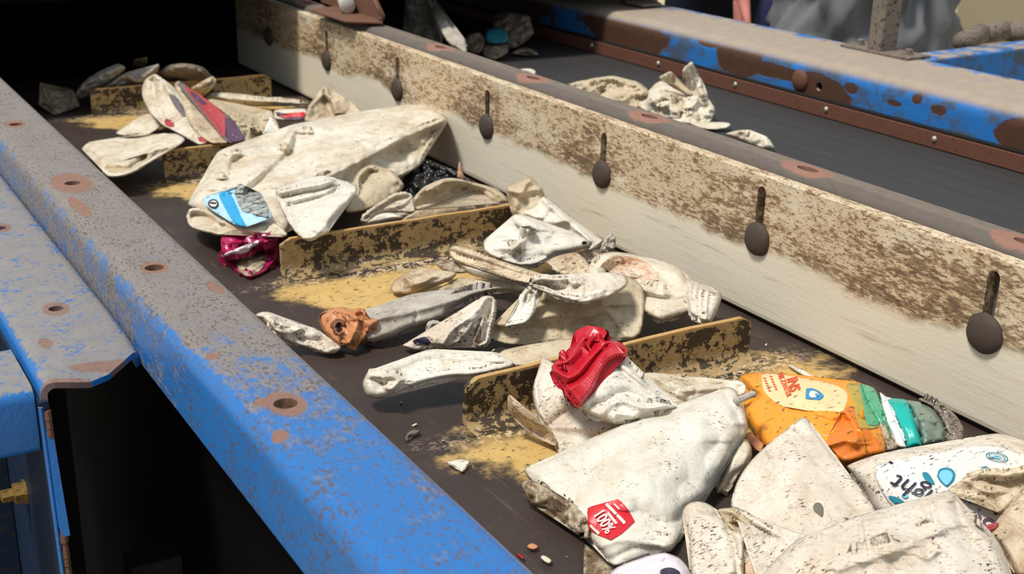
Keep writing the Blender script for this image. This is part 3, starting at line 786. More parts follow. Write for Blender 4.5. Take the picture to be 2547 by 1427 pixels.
MAT['cream'] = plain('pale_peach_print', (246, 210, 160), .4, .4, .12, 30, dirt=.4)
MAT['green'] = plain('green_film', (92, 176, 134), .25, .6, .4, 60, dirt=.4)
MAT['olive'] = plain('olive_film', (188, 166, 76), .35, .5, .35, 60, dirt=.4)
MAT['teal'] = plain('teal_band', (20, 178, 166), .3, .5, .25, 40, dirt=.12)
MAT['ring'] = plain('white_ring', (236, 234, 228), .4, .4, .1, 60, dirt=.25)
MAT['clear'] = plain('cloudy_clear_plastic', (152, 168, 152), .22, .7, .4, 50, dirt=.35, trans=.25)
MAT['clearg'] = plain('grimy_clear_plastic', (140, 128, 116), .3, .6, .6, 60, dirt=.9)
MAT['lblue'] = plain('pale_blue_label', (176, 214, 232), .45, .4, .15, 60, dirt=.35)
MAT['sblue'] = plain('sky_blue_print', (42, 160, 212), .45, .4, .15, 60, dirt=.25)
MAT['foil'] = plain('scraped_grey_label', (186, 192, 186), .5, .4, .7, 110, dirt=1.3)
MAT['stick'] = plain('red_sticker', (206, 28, 40), .4, .5, .15, 60, dirt=.3)
MAT['ink'] = plain('dark_print', (40, 36, 58), .5, .4, .1, 60)
MAT['inkw'] = plain('white_print', (244, 214, 208), .5, .4, .1, 60)
MAT['inkr'] = plain('red_orange_print', (232, 92, 46), .5, .4, .1, 60, dirt=.3)
MAT['dteal'] = plain('teal_print', (36, 130, 150), .5, .4, .1, 60)
MAT['drop'] = plain('light_blue_print', (118, 196, 222), .4, .4, .15, 60, dirt=.2)
MAT['logo'] = plain('blue_print', (52, 144, 200), .4, .4, .15, 60, dirt=.3)
MAT['labelw'] = plain('white_label_film', (228, 224, 216), .4, .5, .12, 40, dirt=.5)
MAT['lilac'] = plain('lilac_white_plastic', (226, 214, 220), .35, .5, .12, 30, dirt=.2)
MAT['purple'] = plain('purple_print', (94, 64, 88), .4, .4, .3, 60, dirt=.3)
MAT['pink'] = plain('faded_red_print', (184, 74, 78), .4, .4, .4, 60, dirt=.4)
MAT['dgrey'] = plain('dark_print_grey', (120, 112, 110), .5, .4, .4, 60, dirt=.5)
MAT['hole'] = plain('dark_hole', (34, 30, 26), .8, .2)
MAT['leaf'] = plain('grey_green_fleck', (112, 108, 92), .6, .3)
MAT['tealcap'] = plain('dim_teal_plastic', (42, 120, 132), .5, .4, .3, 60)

# ---------------------------------------------------------------- rubbish at the far end, around the two farthest cleats
G1_ = 'crushed pieces in the dim far end of the belt'
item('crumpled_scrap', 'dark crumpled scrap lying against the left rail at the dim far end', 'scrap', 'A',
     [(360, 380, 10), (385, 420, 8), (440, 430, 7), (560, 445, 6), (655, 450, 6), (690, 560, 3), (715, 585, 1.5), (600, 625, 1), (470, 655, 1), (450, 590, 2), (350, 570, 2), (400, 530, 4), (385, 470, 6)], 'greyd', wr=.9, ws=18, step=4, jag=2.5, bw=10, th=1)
item('flattened_strip', 'grey flattened strip slanting up onto the farthest cleat from the left', 'plastic piece', 'A',
     [(665, 490, 4), (720, 390, 8), (800, 320, 11), (900, 270, 13), (1040, 208, 16), (1115, 240, 15), (1090, 285, 13), (1000, 340, 11), (850, 430, 7), (780, 490, 4), (710, 530, 2)], 'greyp', wr=.5, step=4, bw=14, th=1.5, creases=[([(720, 420), (900, 320), (1060, 240)], .6, 10)])
item('torn_sheet', 'grey torn sheet bent in a shallow V behind the farthest cleat', 'plastic piece', 'A',
     [(1000, 375, 10), (1120, 285, 13), (1220, 345, 11), (1260, 300, 13), (1405, 210, 17), (1412, 250, 15), (1370, 320, 11), (1340, 420, 6), (1180, 430, 6), (900, 430, 6)], 'greyp', wr=.5, step=4, bw=10, creases=[([(1130, 290), (1230, 350), (1400, 225)], 1., 9)])
item('small_scrap', 'small blurry scrap topmost at the back of the dim far heap', 'scrap', 'A',
     [(1185, 240, 12), (1195, 170, 17), (1250, 180, 17), (1300, 148, 19), (1308, 185, 17), (1290, 225, 14), (1240, 250, 11)], 'greyd', wr=.6, step=3, bw=8)
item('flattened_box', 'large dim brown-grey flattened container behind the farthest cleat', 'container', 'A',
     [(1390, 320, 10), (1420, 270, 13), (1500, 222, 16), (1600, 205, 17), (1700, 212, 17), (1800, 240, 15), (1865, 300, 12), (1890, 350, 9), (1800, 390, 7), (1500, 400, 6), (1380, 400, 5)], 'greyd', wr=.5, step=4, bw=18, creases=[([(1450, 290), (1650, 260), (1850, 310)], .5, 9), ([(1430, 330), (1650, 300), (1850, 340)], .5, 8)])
item('crushed_cup', 'crumpled cream cup end leaning on the right half of the farthest cleat', 'cup', 'A',
     [(1660, 450, 7), (1700, 420, 9), (1760, 385, 11), (1885, 318, 13.5), (1920, 362, 12), (1880, 430, 9), (1790, 500, 5), (1700, 480, 6)], 'tan', wr=.9, ws=14, step=3.5, bw=9)
cart = item('crushed_carton', 'printed carton crushed into upright fans with red and purple print, behind the second cleat', 'carton', 'A',
     [(1262, 410, 12), (1290, 350, 14), (1372, 300, 17), (1430, 330, 16), (1500, 385, 15), (1560, 430, 14), (1640, 560, 12), (1700, 740, 10.5), (1760, 810, 10), (1850, 895, 9.6), (1830, 915, 9.3), (1760, 925, 9.2), (1600, 830, 9.5), (1440, 745, 9), (1330, 640, 9), (1262, 500, 10)], 'white', wr=.5, ws=18, step=4, bw=12,
     creases=[([(1350, 320), (1370, 480), (1450, 720)], -.9, 9), ([(1440, 350), (1560, 560), (1740, 860)], .8, 8), ([(1300, 400), (1330, 560), (1420, 700)], .6, 8)])
patch('brown_fan', 'A', [(1545, 400, 13), (1590, 362, 15), (1650, 430, 13.5), (1700, 560, 12.5), (1745, 740, 11.5), (1830, 860, 10.5), (2010, 903, 10), (1900, 918, 9.8), (1820, 885, 10), (1700, 760, 11), (1630, 600, 12)], MAT['brownish'], cart, wr=.5, ws=14, step=4, bw=8)
fan = patch('printed_fan', 'A', [(1580, 400, 15), (1600, 365, 16), (1690, 430, 15), (1800, 520, 14), (1900, 580, 13.5), (1990, 640, 13), (2080, 720, 12), (2130, 800, 11), (2172, 885, 10.2), (2030, 903, 10.3), (1960, 840, 11), (1860, 700, 12.4), (1740, 560, 13.6), (1660, 470, 14.5)], MAT['dgrey'], cart, wr=.4, ws=16, step=4, bw=8, creases=[([(1700, 470), (1880, 640), (2060, 860)], -.6, 7)])
decal('red_print', 'A', [(1640, 400), (1780, 500), (1900, 580), (2010, 680), (1960, 760), (1990, 850), (1930, 790), (1850, 660), (1720, 520)], MAT['pink'], fan, jag=4, step=3)
decal('purple_print', 'A', [(1690, 445), (1790, 520), (1830, 560), (1790, 570), (1730, 520)], MAT['purple'], fan, lift=.16, step=3, jag=3)
decal('purple_print', 'A', [(2040, 690), (2090, 750), (2150, 850), (2160, 880), (2040, 893), (2000, 830), (2070, 800), (1990, 700)], MAT['purple'], fan, lift=.16, step=3, jag=3)
decal('red_print', 'A', [(1465, 700), (1530, 715), (1540, 770), (1470, 750)], MAT['pink'], cart, jag=1, step=3)
decal('red_print', 'A', [(1790, 850), (1850, 900), (1830, 908), (1760, 885)], MAT['pink'], cart, step=3)
decal('grey_print', 'A', [(1500, 480), (1560, 500), (1640, 620), (1630, 680), (1560, 600)], MAT['dgrey'], cart, jag=1, step=4)
item('torn_flap', 'pale torn flap lying flat to the lower left of the upright printed carton', 'plastic piece', 'A',
     [(1030, 822, 1.5), (1100, 770, 2.5), (1180, 715, 4), (1330, 650, 6), (1440, 745, 5), (1400, 790, 3.5), (1310, 842, 2), (1240, 832, 1.5), (1080, 847, 1)], 'white', wr=.3, step=4, bw=10)
lb_ = item('crushed_bottle', 'white crushed bottle with open cut end hanging over the left rail, farthest left', 'bottle', 'A',
     [(728, 965, 4), (760, 925, 5), (800, 900, 6), (1000, 868, 7), (1180, 855, 7), (1360, 840, 9.5), (1550, 828, 11), (1640, 880, 11), (1565, 945, 10.5), (1400, 985, 9.6), (1340, 1040, 8), (1250, 1125, 7.5), (1100, 1190, 7), (960, 1198, 6.5), (890, 1130, 6), (840, 1020, 5)], 'white', wr=.4, step=4.5, bw=20, th=2.5,
     creases=[([(880, 1140), (940, 1090), (1050, 1100), (1130, 1110), (1250, 1010), (1370, 990)], .8, 12), ([(930, 1150), (1040, 1140), (1150, 1130), (1280, 1040)], -1.1, 12), ([(900, 930), (990, 1080)], -.35, 5)])
decal('cut_opening', 'A', [(925, 1128), (960, 1105), (1040, 1105), (1110, 1122), (1160, 1110), (1230, 1040), (1300, 1005), (1372, 992), (1345, 1030), (1260, 1095), (1180, 1140), (1080, 1168), (980, 1172)], MAT['tan'], lb_, lift=.05, step=4)
item('flat_bottle', 'long narrow flattened bottle lying just in front of the farthest cleat, right half', 'bottle', 'B',
     [(350, 40, 3), (380, 12, 4), (430, 0, 5), (560, 5, 5.5), (700, 30, 5), (850, 42, 5), (1000, 60, 4.5), (1112, 85, 3.5), (1000, 103, 2), (850, 100, 1.6), (720, 106, 1.2), (560, 95, 1.2), (450, 70, 1.5)], 'white', wr=.3, step=4, bw=10, th=2, creases=[([(400, 40), (640, 60), (1050, 80)], .5, 5)])
item('crumpled_bottle', 'cream crumpled bottle piece right of the upright printed carton, under its fans', 'bottle', 'B',
     [(350, 50, 5), (430, 60, 6), (520, 100, 7), (620, 145, 7), (720, 160, 7), (830, 135, 8), (865, 200, 7), (905, 310, 4), (830, 335, 3), (660, 310, 6), (600, 350, 6), (640, 380, 5.5), (540, 290, 8), (470, 200, 8)], 'tan', wr=.9, ws=14, step=4, bw=10, creases=[([(480, 120), (700, 280), (820, 300)], .8, 7)])
item('torn_triangle', 'small clean white torn triangle standing beside the crumpled cream piece', 'plastic piece', 'B',
     [(768, 318, 7), (800, 260, 8.5), (832, 175, 11), (870, 240, 9), (905, 312, 7), (850, 330, 6)], 'clean', wr=.2, step=3.5, bw=6)
lw = item('label_scrap', 'white label scrap with a red and violet stripe next to the brown-grey folded carton', 'label', 'B',
     [(855, 140, 6), (900, 128, 6.5), (1000, 130, 6.5), (1095, 125, 6.5), (1100, 200, 4), (1000, 215, 3.5), (900, 210, 3.5), (860, 200, 4)], 'white', wr=.2, step=3.5, bw=6, th=.6)
decal('red_stripe', 'B', [(880, 160), (980, 162), (1085, 148), (1082, 185), (960, 195), (900, 180)], MAT['stick'], lw, step=3)
decal('violet_stripe', 'B', [(865, 145), (900, 155), (960, 162), (880, 168)], MAT['purple'], lw, lift=.16, step=3)
decal('violet_stripe', 'B', [(920, 192), (1080, 184), (1070, 200), (960, 206)], MAT['purple'], lw, lift=.16, step=3)
fc = item('folded_carton', 'brown-grey folded carton piece standing behind the biggest flattened bottle', 'carton', 'C',
     [(658, 945, 7), (670, 890, 9), (690, 835, 11), (790, 742, 14), (793, 692, 16), (842, 684, 16), (862, 745, 14), (885, 772, 13), (965, 762, 14), (1020, 800, 12.5), (1112, 880, 10), (1112, 930, 8), (880, 950, 7), (670, 970, 6)], 'tan', wr=.3, step=4, bw=7, th=1, creases=[([(800, 740), (850, 830), (890, 920)], -1., 7), ([(880, 780), (900, 900)], .9, 6), ([(700, 830), (800, 750), (860, 760)], .4, 6)])

# ---------------------------------------------------------------- the biggest bottle and what lies on and under it (third cleat)
big = item('flattened_bottle', 'very large cream flattened bottle with long folds, leaning against the side board', 'bottle', 'B',
     [(205, 855, 4), (215, 810, 5), (262, 740, 7), (330, 650, 8), (370, 550, 9), (420, 460, 10.5), (470, 425, 11), (540, 405, 11.5), (680, 395, 12), (860, 378, 12), (930, 320, 13), (985, 245, 14), (1060, 235, 14), (1180, 208, 14.5), (1330, 175, 15), (1500, 152, 15.5), (1650, 120, 16), (1800, 98, 16.5), (1920, 88, 17), (2040, 100, 17), (2110, 150, 17.2), (2162, 200, 17), (2155, 240, 16.6), (2090, 300, 15), (2040, 380, 13), (1990, 470, 11), (1950, 560, 8.5), (1800, 640, 7.5), (1600, 720, 8), (1400, 800, 8), (1000, 960, 8), (930, 1070, 7.5), (700, 1040, 8), (480, 1000, 7), (300, 900, 5)],
     'white', wr=.6, ws=34, step=4.6, bw=26, th=2.2, bulge=1.6,
     pts=[(1200, 450, 14), (1500, 350, 15), (800, 600, 12), (600, 700, 10.5), (1800, 300, 15.5), (1000, 700, 10.4), (1250, 780, 9), (1700, 560, 10)],
     creases=[([(530, 470), (700, 450), (860, 400), (960, 380), (1010, 280)], 1.12, 17), ([(510, 650), (540, 530), (620, 470), (860, 430)], -1.31, 14), ([(460, 740), (510, 600), (530, 480)], 0.84, 14),
              ([(620, 720), (720, 630), (850, 530), (960, 410), (1000, 300)], 1.03, 17), ([(650, 760), (780, 640), (900, 530), (1000, 400), (1020, 310)], -1.22, 17),
              ([(2150, 210), (1950, 290), (1800, 360), (1600, 470), (1400, 570), (1250, 640), (1000, 720)], 1.31, 17), ([(2150, 240), (1960, 330), (1750, 440), (1560, 560), (1400, 650)], -1.40, 22), ([(1170, 215), (1130, 290), (1060, 350)], 0.56, 12), ([(2020, 395), (1900, 410), (1780, 460)], -0.47, 7), ([(330, 740), (380, 680), (440, 650)], 0.56, 10)])
flap = patch('curled_rim', 'B', [(202, 930, 5.5), (212, 890, 6.5), (260, 872, 7), (330, 885, 7.4), (400, 915, 7.8), (450, 960, 8.2), (560, 1000, 9), (700, 1010, 9.5), (830, 980, 10), (900, 1010, 10.2), (955, 1070, 10), (930, 1090, 9), (800, 1072, 8), (560, 1055, 7.2), (430, 1068, 6.5), (370, 1062, 6.2), (240, 1022, 5), (202, 980, 4.8)], MAT['white'], big, wr=.25, step=5, bw=12, th=1, bulge=.8,
     creases=[([(250, 920), (330, 930), (430, 990)], -1.5, 12), ([(225, 890), (320, 895), (440, 965)], .5, 6), ([(380, 1055), (440, 975)], .6, 6)])
lab = decal('torn_label', 'B', [(318, 800), (380, 775), (480, 755), (560, 725), (600, 700), (650, 735), (720, 752), (765, 790), (800, 860), (832, 945), (760, 970), (640, 1012), (540, 985), (470, 935), (380, 880), (340, 850)], MAT['lblue'], big, lift=1.6, step=4, jag=3)
FIELDS[lab.name] = FIELDS[big.name]
def dec_up(*a, **k): return decal(*a, **k)
decal('blue_band', 'B', [(440, 765), (520, 750), (560, 870), (600, 930), (640, 1010), (560, 990), (520, 930), (480, 860)], MAT['sblue'], lab, lift=1.72, step=5)
decal('scraped_patch', 'B', [(560, 728), (605, 700), (660, 740), (730, 752), (770, 800), (800, 870), (815, 930), (740, 920), (690, 860), (640, 900), (590, 850), (640, 810), (580, 790)], MAT['foil'], lab, lift=1.84, step=3, jag=6)
decal('round_seal', 'B', ellipse(396, 838, 40, 34), MAT['ink'], lab, lift=1.78, step=3)
decal('round_seal_centre', 'B', ellipse(396, 838, 29, 24), MAT['labelw'], lab, lift=1.9, step=3)
decal('seal_bar', 'B', [(372, 826), (420, 830), (418, 840), (372, 836)], MAT['ink'], lab, lift=2.0, step=3)
sh = item('folded_sheet', 'soft white folded sheet hanging over the left end of the third cleat', 'plastic piece', 'B',
     [(868, 738, 12.8), (930, 700, 13.8), (1040, 670, 14.8), (1150, 650, 15.3), (1230, 625, 15.8), (1300, 640, 15.8), (1400, 670, 15.3), (1478, 705, 14.8), (1482, 750, 14.3), (1440, 800, 14), (1390, 860, 13.4), (1320, 930, 12.8), (1275, 985, 12.2), (1270, 1050, 11.6), (1210, 1085, 11.1), (1120, 1112, 10.6), (1070, 1105, 10.6), (1010, 1050, 11), (960, 970, 11.4), (915, 890, 12), (885, 810, 12.4)],
     'clean', wr=.35, ws=26, step=5, bw=16, th=1.4, bulge=1.3,
     creases=[([(900, 760), (1060, 720), (1180, 700), (1290, 670)], 1.0, 9), ([(920, 790), (1080, 755), (1210, 735), (1290, 700)], -1.1, 8), ([(960, 820), (1100, 790), (1240, 760), (1300, 720)], .9, 8), ([(1000, 850), (1200, 790), (1310, 740)], -.7, 8), ([(970, 830), (975, 930), (1010, 1020), (1060, 1090)], -.5, 4), ([(1040, 930), (1180, 880), (1340, 850)], .5, 12), ([(1190, 1050), (1250, 1000), (1290, 940)], .6, 8)])
gs = item('folded_sheet', 'grey-beige folded sheet standing right behind the soft white sheet over the third cleat', 'plastic piece', 'B',
     [(1462, 650, 13.5), (1500, 590, 14.6), (1560, 553, 15.2), (1605, 545, 15.2), (1650, 572, 14.6), (1740, 588, 14), (1790, 640, 12.6), (1835, 692, 11), (1815, 745, 9.5), (1700, 830, 8.5), (1550, 890, 8.2), (1420, 912, 8.4), (1390, 880, 10), (1440, 800, 11), (1482, 735, 12.4)],
     'tan', wr=.3, ws=24, step=5, bw=12, th=1, creases=[([(1480, 730), (1490, 650), (1560, 570), (1620, 555)], .8, 8), ([(1500, 740), (1520, 650), (1580, 590)], -.8, 9), ([(1740, 590), (1790, 660), (1825, 700)], .5, 5)])
item('black_bag', 'crumpled black film bag squeezed against the side board behind the third cleat', 'bag', 'B',
     [(1830, 700, 3), (1835, 640, 5), (1900, 570, 7), (1950, 530, 8), (2000, 498, 9), (2100, 545, 8), (2200, 580, 7), (2330, 655, 5), (2330, 700, 3), (2200, 720, 2.5), (2100, 760, 2), (1900, 830, 1), (1830, 800, 1)], 'bag', wr=1.3, ws=20, step=5, bw=14, jag=2)
item('leaf_scrap', 'thin brown pointed scrap sticking up beside the black film bag', 'scrap', 'B',
     [(2238, 640, 6), (2245, 580, 8), (2255, 520, 10), (2270, 580, 8), (2292, 650, 5.5), (2265, 660, 5)], 'rustyp', wr=.2, step=3, bw=4, th=.4)
item('curled_sheet', 'long beige curled sheet arching behind the third cleat toward the side board', 'plastic piece', 'D',
     [(388, 262, 9.6), (430, 200, 11.5), (490, 140, 13), (512, 152, 13), (560, 110, 13.6), (625, 80, 14), (700, 70, 14), (780, 80, 13.6), (900, 112, 12.5), (1000, 135, 11.5), (1070, 160, 11), (1135, 215, 10), (1152, 262, 9.4), (1070, 262, 9), (1000, 225, 9.5), (930, 170, 10.4), (850, 178, 9.8), (760, 210, 9.2), (690, 235, 9), (560, 290, 8.6), (420, 322, 8.5)],
     'tan', wr=.35, ws=18, step=4.5, bw=8, th=.8, creases=[([(490, 150), (620, 95), (760, 85), (1000, 145), (1130, 220)], .8, 8), ([(600, 170), (630, 110)], .7, 6), ([(430, 300), (560, 230), (700, 170), (850, 160)], -.6, 12)])
item('beige_sheet', 'flat beige panel lying low behind the top edge of the third cleat', 'plastic piece', 'D',
     [(400, 340, 6), (560, 290, 6.5), (700, 235, 7), (880, 215, 6.8), (1040, 255, 6.5), (1160, 275, 6.5), (1100, 320, 4), (700, 420, 3), (300, 440, 3)], 'tan', wr=.25, step=6, bw=8, th=.8)
item('clear_pellet', 'small glassy clear lump under the arch of the curled beige sheet', 'lump', 'D',
     [(845, 205, 8.3), (860, 175, 9.3), (900, 165, 9.5), (932, 185, 9), (925, 220, 8), (870, 228, 7.6)], 'clear', wr=.2, step=3, bw=9, th=1.4)
item('rolled_strip', 'white strip rolled double, behind the middle of the third cleat', 'plastic piece', 'D',
     [(-10, 400, 8.6), (30, 350, 9.6), (90, 305, 10.4), (160, 262, 11.2), (260, 200, 12.2), (340, 188, 12.4), (388, 198, 12), (392, 230, 11.2), (330, 290, 10), (280, 310, 9.6), (400, 318, 9.6), (420, 335, 9.2), (390, 350, 8.8), (300, 335, 8.6), (190, 340, 8.4), (110, 365, 8.2), (30, 420, 8)],
     'white', wr=.25, step=4, bw=9, th=.9, creases=[([(30, 385), (150, 300), (280, 225), (370, 205)], -.9, 7), ([(60, 370), (200, 305), (400, 325)], .5, 5)])
item('white_chip', 'rounded white chip peeking over the third cleat under the rolled strip', 'plastic piece', 'D',
     [(50, 425, 8.8), (80, 390, 9.4), (130, 358, 10), (200, 345, 10.2), (270, 355, 10), (320, 382, 9.4), (200, 400, 8.8), (120, 420, 8.4)], 'speckled', wr=.2, step=4, bw=8, th=.8)
item('crushed_wrapper', 'magenta crushed wrapper tucked under the big bottle beside the third cleat', 'wrapper', 'B',
     [(452, 1090, 5.6), (560, 1066, 6), (700, 1075, 6.3), (850, 1080, 6.6), (925, 1078, 6.8), (880, 1120, 5.5), (872, 1180, 4), (868, 1250, 2.4), (820, 1330, 0.8), (760, 1375, 0.6), (660, 1400, 0.6), (590, 1370, 0.6), (520, 1300, 1), (462, 1235, 2.6), (480, 1180, 4)],
     'magenta', wr=1.0, ws=20, step=4.5, bw=10, th=2.5, creases=[([(460, 1230), (560, 1200), (650, 1190), (700, 1140), (800, 1130)], 1.4, 9), ([(520, 1270), (640, 1240), (760, 1200), (840, 1190)], -1.4, 12)])
wr_ = bpy.data.objects['crushed_wrapper']
decal('torn_white_edge', 'B', [(458, 1225), (520, 1200), (600, 1190), (660, 1170), (700, 1130), (740, 1120), (700, 1185), (620, 1215), (520, 1235), (470, 1245)], MAT['lilac'], wr_, lift=.15, step=4, jag=2)
decal('brown_inside', 'B', [(560, 1270), (640, 1220), (740, 1200), (800, 1215), (790, 1280), (740, 1350), (650, 1385), (600, 1350)], MAT['grimy'], wr_, lift=.12, step=4, jag=3)

# ---------------------------------------------------------------- middle heap between the third and the nearest cleat
item('box_corner', 'torn beige box corner standing at the right end of the third cleat', 'carton', 'D',
     [(1140, 160, 14), (1200, 125, 15), (1310, 66, 16.6), (1340, 70, 16.4), (1390, 120, 15.4), (1430, 172, 14.2), (1420, 240, 12.4), (1500, 320, 10.5), (1400, 370, 9.5), (1300, 372, 9), (1190, 360, 8.2), (1165, 270, 10.5)],
     'tan', wr=.35, ws=16, step=4.5, bw=7, th=.8, jag=1.5, creases=[([(1140, 165), (1260, 190), (1420, 150)], .6, 8), ([(1330, 75), (1250, 200), (1200, 340)], .7, 9)])
item('triangular_flap', 'pale translucent triangular flap leaning against the side board', 'plastic piece', 'D',
     [(1240, 360, 9), (1350, 290, 11), (1430, 215, 13), (1520, 295, 12), (1620, 365, 11), (1710, 435, 10), (1780, 510, 9), (1835, 562, 8), (1900, 560, 7.5), (1830, 640, 6), (1700, 560, 7), (1560, 500, 7.6), (1400, 440, 8)],
     'clean', wr=.3, ws=24, step=5, bw=8, th=.6, creases=[([(1440, 230), (1600, 400), (1800, 560)], .8, 9), ([(1300, 350), (1500, 420), (1640, 400)], .8, 9), ([(1460, 390), (1500, 330), (1640, 400)], -.6, 8)])
item('fibre_tuft', 'frayed grey tuft against the side board beyond the fish-shaped bottle', 'scrap', 'D',
     [(1870, 650, 5.5), (1900, 580, 7.5), (1955, 508, 9.5), (1998, 550, 8.6), (1990, 620, 6.6), (1930, 660, 5.2)], 'greyp', wr=.8, ws=10, step=3.5, bw=6, jag=3, th=.6)
fish = item('crushed_bottle', 'clean white fish-shaped crushed bottle with a small dark hole near its right tip', 'bottle', 'D',
     [(958, 575, 10), (1000, 535, 10.8), (1040, 520, 11), (1110, 520, 11.2), (1200, 555, 11), (1255, 540, 11), (1275, 505, 11.6), (1240, 460, 12), (1192, 420, 12.6), (1180, 385, 13), (1205, 358, 13.4), (1270, 358, 13.4), (1380, 400, 12.8), (1460, 440, 12.2), (1530, 482, 11.6), (1640, 500, 11), (1730, 525, 10.4), (1790, 565, 9.8), (1798, 600, 9.2), (1740, 632, 8.8), (1640, 655, 8.6), (1520, 672, 8.6), (1480, 700, 8.2), (1400, 745, 7.8), (1320, 765, 7.6), (1240, 762, 7.8), (1130, 735, 8.2), (1020, 695, 8.8), (965, 645, 9.4)],
     'clean', wr=.3, ws=30, step=5, bw=18, th=2.6, bulge=1.5,
     creases=[([(1305, 490), (1270, 540), (1230, 600), (1190, 640)], 1.5, 11), ([(1260, 480), (1340, 500), (1440, 540)], .6, 10), ([(1215, 385), (1350, 450), (1500, 520), (1540, 500)], -.7, 7), ([(1000, 610), (1120, 660), (1290, 700), (1430, 680)], -.6, 12), ([(1020, 560), (1140, 600), (1190, 640)], -.5, 12), ([(960, 620), (1080, 700)], .5, 8)])
decal('drain_hole', 'D', ellipse(1757, 582, 22, 14), MAT['hole'], fish, lift=.1, step=3)
item('torn_triangle', 'small white pointed chip at the tip of the fish-shaped bottle', 'plastic piece', 'D',
     [(1790, 640, 9), (1820, 590, 9.6), (1898, 562, 9.8), (1870, 600, 9), (1830, 632, 8.6)], 'clean', wr=.1, step=3, bw=5, th=.5)
item('flat_bottle', 'long brown-speckled flattened bottle slanting down right under the fish-shaped bottle', 'bottle', 'D',
     [(688, 650, 8), (700, 618, 8.8), (735, 605, 9.2), (800, 630, 9.2), (880, 655, 9), (1000, 700, 9), (1150, 755, 9), (1300, 800, 9), (1460, 840, 9), (1420, 862, 8.8), (1350, 880, 8.6), (1335, 905, 8.2), (1240, 890, 7.8), (1100, 840, 7.6), (960, 790, 7.2), (800, 745, 6.8), (720, 710, 7)],
     'brownish', wr=.3, step=5, bw=12, th=1.4, creases=[([(700, 650), (900, 710), (1150, 790), (1400, 860)], -.5, 7), ([(740, 625), (950, 700), (1250, 800)], .5, 7)])
item('bottle_half', 'lower brownish bottle half under the long speckled bottle', 'bottle', 'D',
     [(715, 705, 5.6), (800, 750, 6.2), (950, 795, 6.6), (1100, 845, 7), (1240, 895, 7.2), (1330, 912, 7.2), (1310, 935, 6), (1150, 895, 5), (1000, 865, 4.6), (900, 850, 4.2), (800, 800, 4.4)], 'white', wr=.25, step=5, bw=9, th=1.2)
item('oval_lid', 'oval brown-flecked flattened bottle lying on the yellow worn belt', 'bottle', 'D',
     [(228, 945, 1.6), (250, 890, 2.6), (330, 830, 3.8), (460, 775, 5), (520, 800, 4.8), (620, 805, 4.8), (745, 818, 4.6), (705, 875, 3.6), (620, 910, 2.8), (540, 940, 2), (400, 985, 1.2), (250, 980, 1)], 'brownish', wr=.35, step=5, bw=14, th=1.2, bulge=1.4,
     creases=[([(340, 850), (400, 900), (500, 885), (540, 860)], .8, 9), ([(400, 930), (560, 900), (700, 850)], .4, 6)])
item('brown_scrap', 'ochre brown scrap between the oval bottle and the long speckled bottle', 'scrap', 'D',
     [(578, 742, 4), (650, 745, 4.6), (725, 728, 5.4), (790, 770, 5.2), (840, 810, 4.6), (760, 825, 3.6), (640, 800, 3.4)], 'grimy', wr=.5, step=4, bw=8, th=.6)
item('dim_sheet', 'dim tan sheet in the shade under the long speckled bottle', 'plastic piece', 'D',
     [(600, 955, 2), (700, 890, 3), (770, 858, 3.6), (900, 868, 3.8), (1060, 880, 3.8), (1200, 900, 3.8), (1300, 930, 3.4), (1270, 970, 2.6), (1120, 960, 2.2), (900, 990, 1.2), (700, 990, 1)], 'tan', wr=.4, step=5, bw=10, th=.8)
item('textured_scrap', 'cream scrap with a netted brown texture just right under the fish-shaped bottle', 'plastic piece', 'D',
     [(1458, 732, 8.8), (1530, 690, 9.4), (1620, 665, 9.4), (1700, 660, 9), (1760, 710, 8.6), (1802, 765, 8), (1775, 860, 7.4), (1700, 848, 7.6), (1600, 840, 8), (1530, 815, 8.2), (1490, 770, 8.4)], 'brownish', wr=.8, ws=9, step=4, bw=9, th=1)
item('red_brown_scrap', 'dark red-brown scrap squeezed between fish-shaped bottle and ribbed-neck bottle', 'scrap', 'D',
     [(1705, 660, 6.6), (1790, 640, 6.8), (1900, 640, 6.4), (1880, 690, 5.8), (1800, 740, 5.4)], 'grimy', wr=.5, step=4, bw=6, th=.6)
nb = item('crushed_bottle', 'white crushed bottle with ribbed neck pointing at the side board, rust-brown stained', 'bottle', 'X',
     [(1462, 690, 9), (1468, 655, 10), (1492, 632, 10.8), (1530, 626, 11), (1590, 634, 10.8), (1650, 648, 10.2), (1695, 668, 9.6), (1712, 698, 9), (1735, 712, 8.6), (1738, 760, 6.8), (1712, 778, 6.2), (1680, 790, 6), (1640, 798, 5.8), (1602, 775, 6.4), (1590, 730, 8), (1520, 710, 9)],
     'white', wr=.4, ws=24, step=5, bw=22, th=3, bulge=2.2, creases=[([(1480, 700), (1492, 660), (1520, 640)], 1., 9), ([(1500, 700), (1520, 665), (1560, 655)], -1., 10), ([(1610, 735), (1690, 745), (1730, 730)], -.6, 9), ([(1600, 720), (1650, 735), (1640, 715)], .6, 6)])
decal('rust_stain', 'D', [(1900, 760), (1960, 690), (2080, 690), (2250, 740), (2330, 830), (2340, 900), (2250, 920), (2150, 850), (2000, 830)], MAT['rustyp'], nb, lift=.06, jag=3, step=5)
nk = patch('ribbed_neck', 'X', [(1706, 696, 9.4), (1728, 700, 9.4), (1762, 712, 9), (1790, 724, 8.6), (1794, 744, 8), (1784, 772, 7), (1768, 802, 6), (1745, 803, 5.8), (1722, 790, 6), (1706, 774, 6.4), (1700, 735, 8)], MAT['speckled'], nb, wr=.15, step=3.5, bw=18, th=2.2, bulge=2,
     creases=[([(1722, 700), (1716, 740), (1722, 786)], .55, 3.5), ([(1735, 704), (1730, 745), (1732, 795)], .55, 3.5), ([(1748, 708), (1744, 750), (1744, 800)], .55, 3.5), ([(1762, 714), (1758, 755), (1756, 800)], .5, 3.5)])
